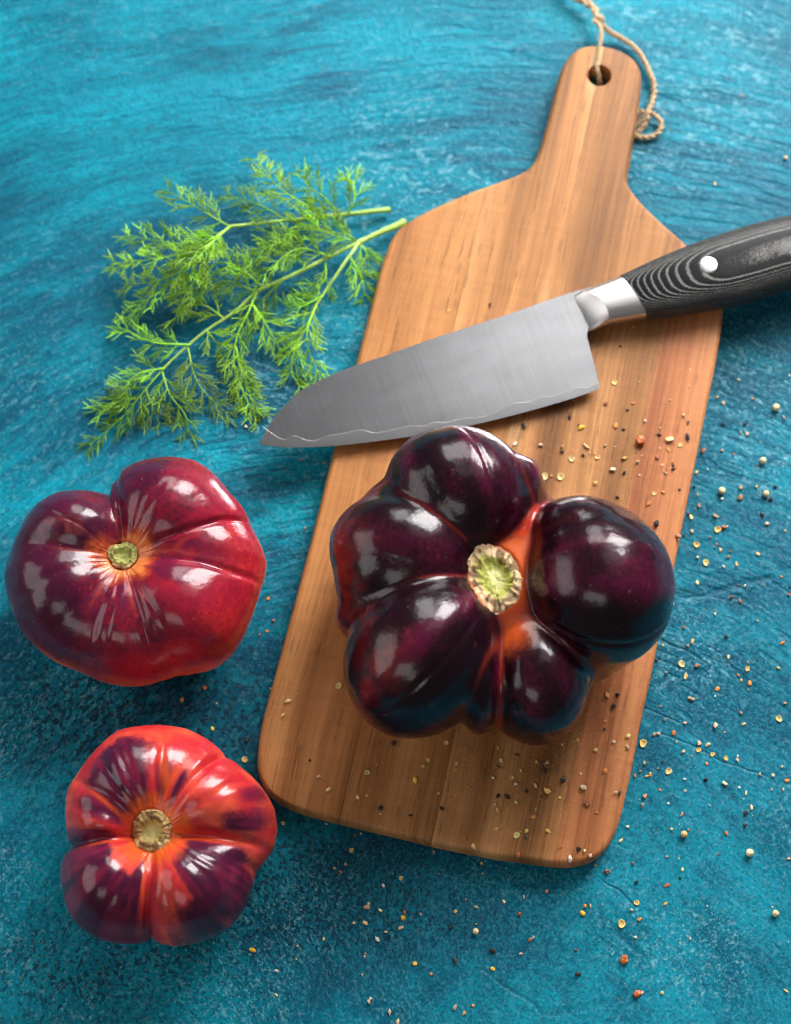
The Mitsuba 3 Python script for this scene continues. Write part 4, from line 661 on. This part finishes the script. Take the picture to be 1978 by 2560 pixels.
def layered(p, n, uv):
    """Black resin and pale cloth in level layers, cut through by the curve of the handle."""
    x, y, z = p.x * 1000, p.y * 1000, p.z * 1000
    s = (z + .05 * (fbm(x * .06, y * .06, 0, 2) - .5)) / .33 + .55
    saw = s - dr.floor(s)
    weave = noise(x * 2.3, y * 2.3, z * 4)
    line = smoothstep(.66, .80, saw + .20 * (weave - .5)) * smoothstep(1.02, .92, saw + .10 * (weave - .5))
    c = mix([.0035, .004, .0045], [.19, .185, .175], line * (.55 + .6 * weave))
    return mix(c, [.022, .022, .022], .35 * smoothstep(.55, .8, noise(x * 3, y * 3, z * 3)))


scene['layered_handle'] = {'type': 'principled', 'base_color': proc(layered), 'roughness': .32, 'specular': .16}


def flat(pts):
    return np.array(pts, float)


EDGE = flat(BLADE_EDGE)
edge_line = sg.LineString(spline(EDGE, 160))
outline = np.vstack([spline(EDGE, 80), spline(flat(BLADE_SPINE), 80)[1:], spline(flat(BLADE_HEEL), 40)[1:]])
blade_poly = sg.Polygon(outline).buffer(0)


def plate(poly, z_of, grid=2.0):
    """poly as a plate whose lower and upper surface follow z_of(x, y, upper)."""
    cs = m3.CrossSection([np.array(poly.exterior.coords)[:-1]], m3.FillRule.NonZero)
    m = m3.Manifold.extrude(cs, 2.0).refine_to_length(grid).to_mesh()
    v = m.vert_properties[:, :3].astype(float)
    up = v[:, 2] > 1.0
    import shapely
    d = shapely.distance(shapely.points(v[:, :2]), edge_line)
    v[:, 2] = z_of(v, d, up)
    return v, m.tri_verts


def blade_mid(v, d):
    return 18.4 + .055 * d


def half(d):
    return .12 + 1.6 * (np.clip(d, 0, 60) / 45) ** .8


bv, bf = plate(blade_poly, lambda v, d, up: blade_mid(v, d) + np.where(up, 1, -1) * half(d))
put('kitchen_knife__blade', (bv, bf), 'edge_steel', smooth=40)
wave = spline(flat(WAVE), 260)
upper = sg.Polygon(np.vstack([wave, wave[-1] + KA * 30, wave[-1] + KA * 30 + KN * 120, wave[0] - KA * 60 + KN * 120, wave[0] - KA * 60 + KN * 2]))
clad = blade_poly.buffer(-.15).intersection(upper)
clad = max(getattr(clad, 'geoms', [clad]), key=lambda g: g.area)
cv, cf = plate(clad, lambda v, d, up: blade_mid(v, d) + np.where(up, half(d) + .13, 0))
put('kitchen_knife__blade__cladding', (cv, cf), 'blade_steel', smooth=40)
import shapely as _sh
wd = _sh.distance(_sh.points(wave), edge_line)
put('kitchen_knife__blade__cladding_line', tube(np.c_[wave, blade_mid(wave, wd) + half(wd) + .05], .14, 6), 'satin_steel', smooth=True)
tag('kitchen_knife', 'kitchen knife with a wide steel blade and layered black handle lying across the board', 'knife')
tag('kitchen_knife__blade', 'dark cutting edge below a wavy line')
tag('kitchen_knife__blade__cladding', 'brushed grey steel upper side of the blade')


def sections(top, bot, thick, n, expo, zc, zs=None, k=72):
    """Rounded sections between a top and a bottom curve; thick[i] is half the thickness."""
    t, b = even(spline(top, 200), n), even(spline(bot, 200), n)
    rings_ = []
    ang = np.arange(k) / k * 2 * np.pi
    ca, sa = np.cos(ang), np.sin(ang)
    e = 2.0 / expo
    u, w_ = np.sign(ca) * np.abs(ca) ** e, np.sign(sa) * np.abs(sa) ** e
    for i in range(n):
        mid, hv = (t[i] + b[i]) / 2, (t[i] - b[i]) / 2
        rings_.append(np.c_[mid + u[:, None] * hv, zc[i] + w_ * thick[i]])
    return rings_


n = 70
s_ = np.linspace(0, 1, n)
hz = 22.6 + 0 * s_
hth = 7.5 + 2.9 * (1 - np.clip(1 - s_ / .36, 0, 1) ** 1.7) + .12 * s_
hth[-6:] *= np.array([.99, .96, .9, .8, .62, .35])
put('kitchen_knife__handle', loft(sections(HTOP, HBOT, hth, n, 3.3, hz)), 'layered_handle', smooth=50)
B0t, B0b, B1t, B1b = (np.array(q, float) for q in BOLSTER)
ang = np.arange(96) / 96 * 2 * np.pi
u = (np.sign(np.cos(ang)) * np.abs(np.cos(ang)) ** (2 / 2.6))[:, None]
w_ = np.sign(np.sin(ang)) * np.abs(np.sin(ang)) ** (2 / 2.6)


def collar(s):
    """One ring of the bolster (s from 0 at the neck's edge to 1 at the handle) or of the hollow neck in front of it (s below 0)."""
    if s >= 0:
        t_, b_, bow, th_, zc_ = B0t + (B1t - B0t) * s, B0b + (B1b - B0b) * s, 3.4 * (1 - s), 7.0 + .5 * s, 22.2 + .4 * s
    else:
        cur = (1 + s) ** 1.5
        t_, b_, bow, th_, zc_ = B0t + KA * (9.0 * s), B0b + KA * (11.0 * s) - KN * (.3 * s), 3.4 + 2.5 * s, 1.3 + 5.7 * cur, 20.4 + 1.8 * cur
    mid, hv = (t_ + b_) / 2, (t_ - b_) / 2
    return np.c_[mid + u * hv + (1 - u**2) * KA * bow, zc_ + w_ * th_]


put('kitchen_knife__bolster', loft([collar(s) for s in np.linspace(0, 1, 30)]), 'satin_steel', smooth=50)
put('kitchen_knife__neck', loft([collar(s) for s in np.linspace(-1, -.004, 30)]), 'satin_steel', smooth=50)
tag('kitchen_knife__neck', 'smooth curved steel neck between blade and bolster')
rv = trimesh.creation.uv_sphere(1.0, count=[24, 48])
scene['rivet_steel'] = {'type': 'principled', 'base_color': proc(lambda p, n, uv: mix([.30, .30, .31], [.50, .49, .48], fbm(p.x * 1500, p.y * 1500, 0, 2))), 'metallic': 1.0, 'roughness': .42}
rv.apply_scale((4.5, 4.5, .55))
rv.apply_translation((RIVET[0][0], RIVET[0][1], 22.6 + 10.35))
put('kitchen_knife__handle__rivet', rv, 'rivet_steel', smooth=True)
tag('kitchen_knife__handle', 'black handle with pale wavy layer lines')

# ------------------------------------------------------------------ the twine through the hole
scene['jute'] = {'type': 'principled', 'base_color': proc(lambda p, n, uv: mix([.30, .19, .09], [.66, .50, .31], fbm(p.x * 2600, p.y * 2600, p.z * 2600, 2))), 'roughness': .85, 'specular': .2}
rng = np.random.default_rng(7)


def rope(path, r, pitch, strands=2, fuzz=40):
    c = even(spline(path, 400), max(60, int(len(path) * 26)))
    L = np.r_[0, np.cumsum(np.linalg.norm(np.diff(c, axis=0), axis=1))]
    t = np.gradient(c, axis=0)
    t /= np.linalg.norm(t, axis=1, keepdims=True)
    a = np.cross(t, [0, 0, 1.0])
    a /= np.linalg.norm(a, axis=1, keepdims=True) + 1e-9
    b = np.cross(t, a)
    out = []
    for s in range(strands):
        ph = L / pitch * 2 * np.pi + s * 2 * np.pi / strands
        wob = 1 + .18 * np.sin(L * 1.7 + s)
        out.append(tube(c + r * .62 * (np.cos(ph)[:, None] * a + np.sin(ph)[:, None] * b), r * .66 * wob, 9))
    hair = []
    for _ in range(fuzz):
        i = rng.integers(2, len(c) - 3)
        d = rng.normal(size=3)
        d -= t[i] * (d @ t[i])
        d = d / np.linalg.norm(d) + t[i] * rng.normal() * 1.2
        p0 = c[i] + d * r * .4
        n_ = rng.uniform(1.2, 3.6)
        hair.append(tube(np.array([p0, p0 + d * n_ * .5 + rng.normal(size=3) * .25, p0 + d * n_ * .9 + rng.normal(size=3) * .6]), [.07, .06, .03], 3))
    return out, hair


kk = 0
hairs = []
for path, r, pitch, fz in [(TWINE_PLY, 1.7, 13, 50), (TWINE_A, .95, 5.0, 26), (TWINE_B, 1.25, 7.0, 90), (TWINE_C, 1.15, 6.5, 40)]:
    st_, hr = rope(path, r, pitch, 2, fz)
    for s in st_:
        put('twine__strand' + ('' if kk == 0 else f'_{kk:03d}'), s, 'jute', smooth=True)
        kk += 1
    hairs += hr
kn = [np.array(TWINE_PLY[-1]) + 2.3 * np.array([math.cos(a) * 1.0, math.sin(a) * .9, .6 * math.sin(2 * a)]) for a in np.linspace(0, 2 * math.pi * .93, 12)]
st_, hr = rope(kn, .95, 5, 2, 12)
for s in st_:
    put(f'twine__strand_{kk:03d}', s, 'jute', smooth=True)
    kk += 1
tail0 = np.array(TWINE_C[3])
for q in range(16):
    e = np.array([TWINE_B[-2][0], TWINE_B[-2][1], 1.2]) + np.array([rng.normal() * 2.4, rng.normal() * 2.6, rng.uniform(0, 3)])
    p0 = np.array(TWINE_B[-5]) + rng.normal(size=3) * .7
    hairs.append(tube(spline([p0, (p0 + e) / 2 + rng.normal(size=3) * 1.2, e], 8), .14, 4))
put('twine__fibres', join(hairs + hr), 'jute')
labels['twine__fibres'] = {'label': 'loose frayed fibres of the twine', 'kind': 'stuff'}
tag('twine', 'frayed beige jute twine looped through the hole of the board handle', 'twine')

# ------------------------------------------------------------------ the dill
scene['dill_leaf'] = {'type': 'twosided', 'bsdf': {'type': 'principled', 'base_color': {'type': 'mesh_attribute', 'name': 'vertex_color'}, 'roughness': .42, 'specular': .45, 'flatness': .0}}
scene['dill_stalk'] = {'type': 'principled', 'base_color': proc(lambda p, n, uv: mix([.20, .38, .045], [.42, .58, .14], fbm(p.x * 900, p.y * 900, p.z * 200, 2))), 'roughness': .38, 'specular': .5}
rng = np.random.default_rng(19)


def frond(path, rr, shade_tone=1.0):
    """One feathery leaf: a thin stalk, side stalks on it and hair-thin leaflets on those. Returns mesh and vertex colours."""
    parts, cols = [], []
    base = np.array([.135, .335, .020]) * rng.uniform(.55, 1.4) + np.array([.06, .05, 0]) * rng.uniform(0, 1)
    base = base * shade_tone

    def add(p, r, sides, c0, c1):
        v_, f_ = tube(p, r, sides)
        parts.append((v_, f_))
        t = np.r_[np.repeat(np.linspace(0, 1, len(p)), sides), 0, 1]
        cols.append(lerp(np.tile(c0, (len(v_), 1)), np.tile(c1, (len(v_), 1)), t))

    c = spline(path, 40)
    L = np.r_[0, np.cumsum(np.linalg.norm(np.diff(c, axis=0), axis=1))]
    n_ = len(c)
    add(c, np.linspace(.62, .22, n_), 5, base * 1.5 + [.05, .07, .01], base * 1.15)
    t = np.gradient(c, axis=0)
    t /= np.linalg.norm(t, axis=1, keepdims=True)
    pos, side = L[-1] * .10, 1
    while pos < L[-1] - .5:
        i = min(n_ - 1, int(np.searchsorted(L, pos)))
        rel = pos / L[-1]
        ln = rr * (15 * (1 - .62 * rel) * rng.uniform(.7, 1.15))
        for sd in ((1, -1) if rng.random() < .8 else (side,)):
            out = np.cross(t[i], [0, 0, 1.0]) * sd
            out = out / (np.linalg.norm(out) + 1e-9)
            d = t[i] * rng.uniform(.75, 1.1) + out * rng.uniform(.55, .95) + np.array([0, 0, rng.normal() * .45])
            d /= np.linalg.norm(d)
            p0 = c[i]
            bend = rng.normal(size=3) * .18 + t[i] * .25
            p1 = p0 + d * ln
            pin = spline([p0, p0 + d * ln * .5 + bend * ln * .08, p1 + bend * ln * .22], 8)
            pin[:, 2] = np.maximum(pin[:, 2], .35)
            col = base * rng.uniform(.75, 1.35)
            add(pin, np.linspace(.38, .22, 8), 4, col * 1.15, col)
            m = max(2, int(ln / 2.8))
            for q in range(m):
                w = .12 + .88 * (q + .6) / m
                k0 = pin[min(7, int(w * 7))] * (1 - (w * 7) % 1) + pin[min(7, int(w * 7) + 1)] * ((w * 7) % 1)
                for s2 in (1, -1):
                    o2 = np.cross(d, [0, 0, 1.0]) * s2
                    dd = d * rng.uniform(.8, 1.2) + o2 * rng.uniform(.30, .72) + np.array([0, 0, rng.normal() * .38])
                    dd /= np.linalg.norm(dd)
                    l2 = rr * rng.uniform(4.2, 9.0) * (1 - .35 * w)
                    hp = np.array([k0, k0 + dd * l2 * .5, k0 + dd * l2 + d * l2 * .12 + [0, 0, rng.normal() * .3]])
                    hp[:, 2] = np.maximum(hp[:, 2], .3)
                    cc = col * rng.uniform(.75, 1.4)
                    add(hp, [.33, .36, .14], 3, cc, cc * [1.25, 1.12, 1.0])
        pos += rng.uniform(4.2, 7.4) * rr
        side = -side
    v_, f_ = join(parts)
    return v_, f_, np.vstack(cols)


for si, sp in enumerate(DILL):
    root = 'dill_sprig' + ('' if si == 0 else '_001')
    cnt = {}
    for kind, path in sp:
        i = cnt[kind] = cnt.get(kind, -1) + 1
        key = f'{root}__{kind}' + ('' if i == 0 else f'_{i:03d}')
        if kind == 'stem':
            c = spline(path, 50)
            r0, r1 = [(1.45, .75), (2.1, 1.3), (1.2, .55), (1.1, .6)][(si * 1) + (i if si else 0)]
            r_ = np.linspace(r0, r1, 50)
            nodes = {0: [.60, .99], 1: [.98], 2: [.50, .99], 3: [.02]}[(si * 1) + (i if si else 0)]
            for q in nodes:
                r_ = r_ * (1 + .35 * np.exp(-((np.linspace(0, 1, 50) - q) / .03) ** 2))
            c[:, 2] = np.maximum(c[:, 2], r_ + .2)
            put(key, tube(c, r_, 14), 'dill_stalk', smooth=40)
        else:
            v_, f_, col = frond(path, .92, .62 if np.mean(path, axis=0)[0] < -112 and np.mean(path, axis=0)[1] < 62 else 1.0)  # lower-left fronds get a darker leaf colour, shade painted in
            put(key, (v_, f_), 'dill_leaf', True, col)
tag('dill_sprig', 'feathery green dill sprig with the upper, horizontal cut stalk', 'dill')
tag('dill_sprig_001', 'branching green dill sprig whose thick cut stalk touches the left board shoulder', 'dill')

# ------------------------------------------------------------------ scattered spice grains
scene['grain_matt'] = {'type': 'principled', 'base_color': {'type': 'mesh_attribute', 'name': 'vertex_color'}, 'roughness': .5, 'specular': .4}
rng = np.random.default_rng(23)
ICO = trimesh.creation.icosphere(2)


def lump(rough, stretch, seed):
    v_ = np.array(ICO.vertices)
    v_ = v_ * (1 + rough * (meshkit.fbm(v_ * 1.3 + 50, 2, seed) - .5) * 2)[:, None] * np.array(stretch)
    if rough > .3:      # broken faces
        r = np.random.default_rng(seed)
        for _ in range(5):
            nrm_ = r.normal(size=3)
            nrm_ /= np.linalg.norm(nrm_)
            o = r.uniform(.45, .8)
            h = v_ @ nrm_ - o
            v_ = v_ - np.maximum(h, 0)[:, None] * nrm_
    return v_, np.array(ICO.faces)


def seed_disc(seed):
    r = np.random.default_rng(seed)
    n_, m = 22, 8
    t = np.linspace(0, 1, m)
    ph = np.arange(n_) / n_ * 2 * np.pi
    rad = 1 + .10 * np.cos(ph * 2 + 1) + .06 * np.cos(3 * ph + seed) + (.22 * np.exp(-((ph - 1) / .3) ** 2) if seed % 2 else 0)
    prof = .14 + .16 * np.exp(-((t - .86) / .12) ** 2) - .10 * (t < .5)
    top = [np.c_[np.cos(ph) * rad * a, np.sin(ph) * rad * a, np.full(n_, z) + .25 * (a * np.cos(ph - seed)) ** 2 * .6] for a, z in zip(t[1:], prof[1:])]
    low = [np.c_[np.cos(ph) * rad * a, np.sin(ph) * rad * a, np.full(n_, -.12 * a) + .25 * (a * np.cos(ph - seed)) ** 2 * .6] for a in (.98, .5)]
    return loft(top + low)


COL = {'w': [(.70, .58, .38), (.74, .68, .56), (.62, .48, .28)], 't': [(.50, .34, .19), (.58, .42, .26), (.42, .30, .20)], 'y': [(.70, .50, .17), (.74, .58, .27), (.66, .42, .12)],
       'Y': [(.78, .46, .03), (.74, .52, .06)], 's': [(.68, .52, .18), (.62, .50, .22), (.70, .46, .14)], 'm': [(.74, .62, .34), (.68, .54, .28)], 'M': [(.76, .42, .15)],
       'k': [(.030, .024, .022), (.055, .042, .035), (.022, .019, .020)], 'r': [(.26, .055, .022), (.34, .10, .05), (.20, .04, .025)], 'R': [(.42, .085, .015)], 'o': [(.56, .19, .035), (.62, .25, .05), (.50, .14, .03)]}
FORM = {'w': ((.62, (1, .85, .8)), (.55, (1.25, .7, .7)), (.7, (1.0, .8, .6))), 't': ((.62, (1.15, .85, .75)), (.6, (1.35, .65, .6))), 'y': ((.55, (1.2, .8, .55)), (.6, (1.4, .6, .5)), (.6, (1, .9, .5))), 'Y': ((.30, (1.1, .9, .5)),), 'm': ((.05, (1, 1, 1)), (.08, (1, 1, .95))),
        'M': ((.05, (1, 1, 1)),), 'k': ((.45, (1.15, .8, .75)), (.48, (1, .95, .7))), 'r': ((.55, (1.35, .7, .5)), (.5, (1.1, .8, .6)), (.5, (1.0, .9, .7))), 'R': ((.55, (1.3, .85, .6)),), 'o': ((.5, (1.45, .65, .35)), (.5, (1.2, .8, .4)))}
VARI = {}
for kind, cols in COL.items():
    for ci, col in enumerate(cols):
        forms = [seed_disc(ci * 3 + q) for q in range(3)] if kind == 's' else [lump(a, b, 10 * ci + q + ord(kind)) for q, (a, b) in enumerate(FORM[kind])]
        for fv, ff in forms:
            nn_ = meshkit.fbm(fv * 2.2 + 77, 2, ci)[:, None]
            cc = np.array(col) * (.72 + .56 * nn_)
            if kind in 'rR':
                cc = np.where(nn_ > .62, np.array([.62, .40, .20]), cc)
            if kind == 's':
                rr_ = np.hypot(fv[:, 0], fv[:, 1])[:, None]
                cc = np.array(col) * (.85 + .35 * np.exp(-((rr_ - .9) / .2) ** 2))
            VARI.setdefault(kind, []).append((ply((fv * .001, ff), 'grain_matt', True, None, cc), float(-fv[:, 2].min()), float(np.ptp(fv[:, 2]))))
NAME = {'w': ('white_pepper_grain', 'tiny off-white pepper grain', 'pepper grain'), 't': ('tan_spice_grain', 'small tan spice grain', 'spice grain'), 'y': ('yellow_spice_grain', 'pale yellow spice chip', 'spice grain'),
        'Y': ('golden_spice_grain', 'bright golden spice chip', 'spice grain'), 's': ('chili_seed', 'flat rimmed chili seed', 'chili seed'), 'm': ('mustard_seed', 'round cream mustard seed', 'mustard seed'),
        'M': ('peppercorn', 'round orange peppercorn', 'peppercorn'), 'k': ('black_pepper_fragment', 'black pepper fragment', 'pepper fragment'), 'r': ('red_chili_flake', 'dark red chili flake', 'chili flake'),
        'R': ('rust_chili_flake', 'large rust-red chili flake', 'chili flake'), 'o': ('orange_chili_flake', 'thin orange chili flake', 'chili flake')}


def where(x, y, on):
    if on:
        if y > 75:
            return 'on the board above the knife blade'
        if y > 0:
            return 'on the board right above the big tomato' if x < 112 else 'on the board near its right edge'
        if x > 84 and y > -112:
            return "along the board's lower right edge"
        if x < 10:
            return "on the board's lower left part"
        return 'on the board just below the big tomato' if y < -70 and y > -112 else "on the board's lower right part"
    if x < -72 and y > -185:
        return 'on the table beside the two red tomatoes' if y < 20 else 'on the table by the knife tip'
    if x < 70 and y > -60:
        return 'on the table by the knife tip'
    if y < -140 and x < 70:
        return 'on the table under the lower board edge' if y > -188 else 'on the table near the bottom middle'
    if y < -140:
        return 'on the table near the bottom right corner' if y < -178 else 'on the table right of the lower board corner'
    side = 'near board' if x < 150 + .22 * y else 'near right margin'
    row = 'by knife handle' if y > 82 else 'beside tomato top' if y > 14 else 'beside tomato' if y > -40 else 'below tomato' if y > -92 else 'by lower board'
    return f'on right table {row}, {side}'


RANK = {2: ('first', 'last'), 3: ('first', 'middle', 'last'), 4: ('first', 'second', 'third', 'last')}
cells = {}
for q_, (kind, x, y, r, on) in enumerate(GRAINS):
    cells.setdefault((kind, where(x, y, on)), []).append(q_)
rank = {}
for ids in cells.values():
    pts_ = np.array([GRAINS[q_][1:3] for q_ in ids])
    across = np.ptp(pts_[:, 0]) >= np.ptp(pts_[:, 1])
    seq = [ids[w] for w in np.argsort(pts_[:, 0] if across else -pts_[:, 1], kind='stable')]
    words = ('left', 'right') if across else ('top', 'bottom')
    n_ = len(seq)
    for w, q_ in enumerate(seq):
        o = min(w, n_ - 1 - w)
        nth_ = ('', 'second from ', 'third from ', 'fourth from ', 'fifth from ', 'sixth from ', 'seventh from ', 'eighth from ', 'ninth from ', 'tenth from ', 'eleventh from ', 'twelfth from ')[min(o, 11)]
        rank[q_] = '' if n_ == 1 else 'middle one' if w * 2 == n_ - 1 else (nth_ + words[0] if w < n_ / 2 else nth_ + words[1]) if o else {'left': 'leftmost', 'right': 'rightmost', 'top': 'uppermost', 'bottom': 'lowest'}[words[0] if w == 0 else words[1]]


serial = {}
for q_, (kind, x, y, r, on) in enumerate(GRAINS):
    nm, lb, cat = NAME[kind]
    i = serial[nm] = serial.get(nm, -1) + 1
    key = nm + ('' if i == 0 else f'_{i:03d}')
    shape, low, tall = VARI[kind][rng.integers(len(VARI[kind]))]
    r = max(r, .5) * rng.uniform(.8, 1.05)
    z = (ZB if on else 0) + low * r * .93 + (0.12 if not on else .02)
    m_ = T().translate([x / 1000, y / 1000, z / 1000]).rotate([0, 0, 1], float(rng.uniform(0, 360)))
    if kind not in 'sYo':
        m_ = m_.rotate([1, 0, 0], float(rng.uniform(-14, 14)))
    sx = 1.0 if kind in 'smM' else float(rng.uniform(.72, 1.3))
    scene[key] = {**shape, 'to_world': m_.scale([r * sx, r / sx ** .7, r * (1 if kind in 'smM' else float(rng.uniform(.75, 1.0)))])}
    place = where(x, y, on)
    tag(key, f'{lb} {place}' + (', ' + rank[q_] if rank[q_] else ''), cat, f'{lb}s scattered over board and table' if kind != 'M' else None)
# the finest crumbs, too many and too small to count
bits = []
bp = sg.Polygon(BOARD).buffer(-4)
for _ in range(2600):
    if rng.random() < .62:
        x, y, z = rng.normal(66, 26), rng.normal(-108, 26), ZB
        if not bp.contains(sg.Point(x, y)):
            continue
    else:
        x, y, z = rng.uniform(60, 190), rng.uniform(-235, 90), .1
        if sg.Polygon(BOARD).buffer(1).contains(sg.Point(x, y)):
            continue
        if rng.random() < .5:
            continue
    s = rng.uniform(.10, .24)
    t_ = np.array([[1, 1, 1], [-1, -1, 1], [-1, 1, -1], [1, -1, -1]]) * s * rng.uniform(.6, 1.2, (4, 3))
    bits.append((t_ + [x, y, z + s * .6], np.array([[0, 1, 3], [0, 2, 1], [0, 3, 2], [1, 2, 3]])))
bv, bf = join(bits)
put('spice_dust', (bv, bf), 'grain_matt', True, np.repeat(np.array([(.62, .46, .24), (.66, .56, .40), (.50, .26, .10)])[rng.integers(0, 3, len(bits))], 4, axis=0))
tag('spice_dust', 'fine pale spice dust sprinkled over the board and the blue table', 'spice', kind='stuff')
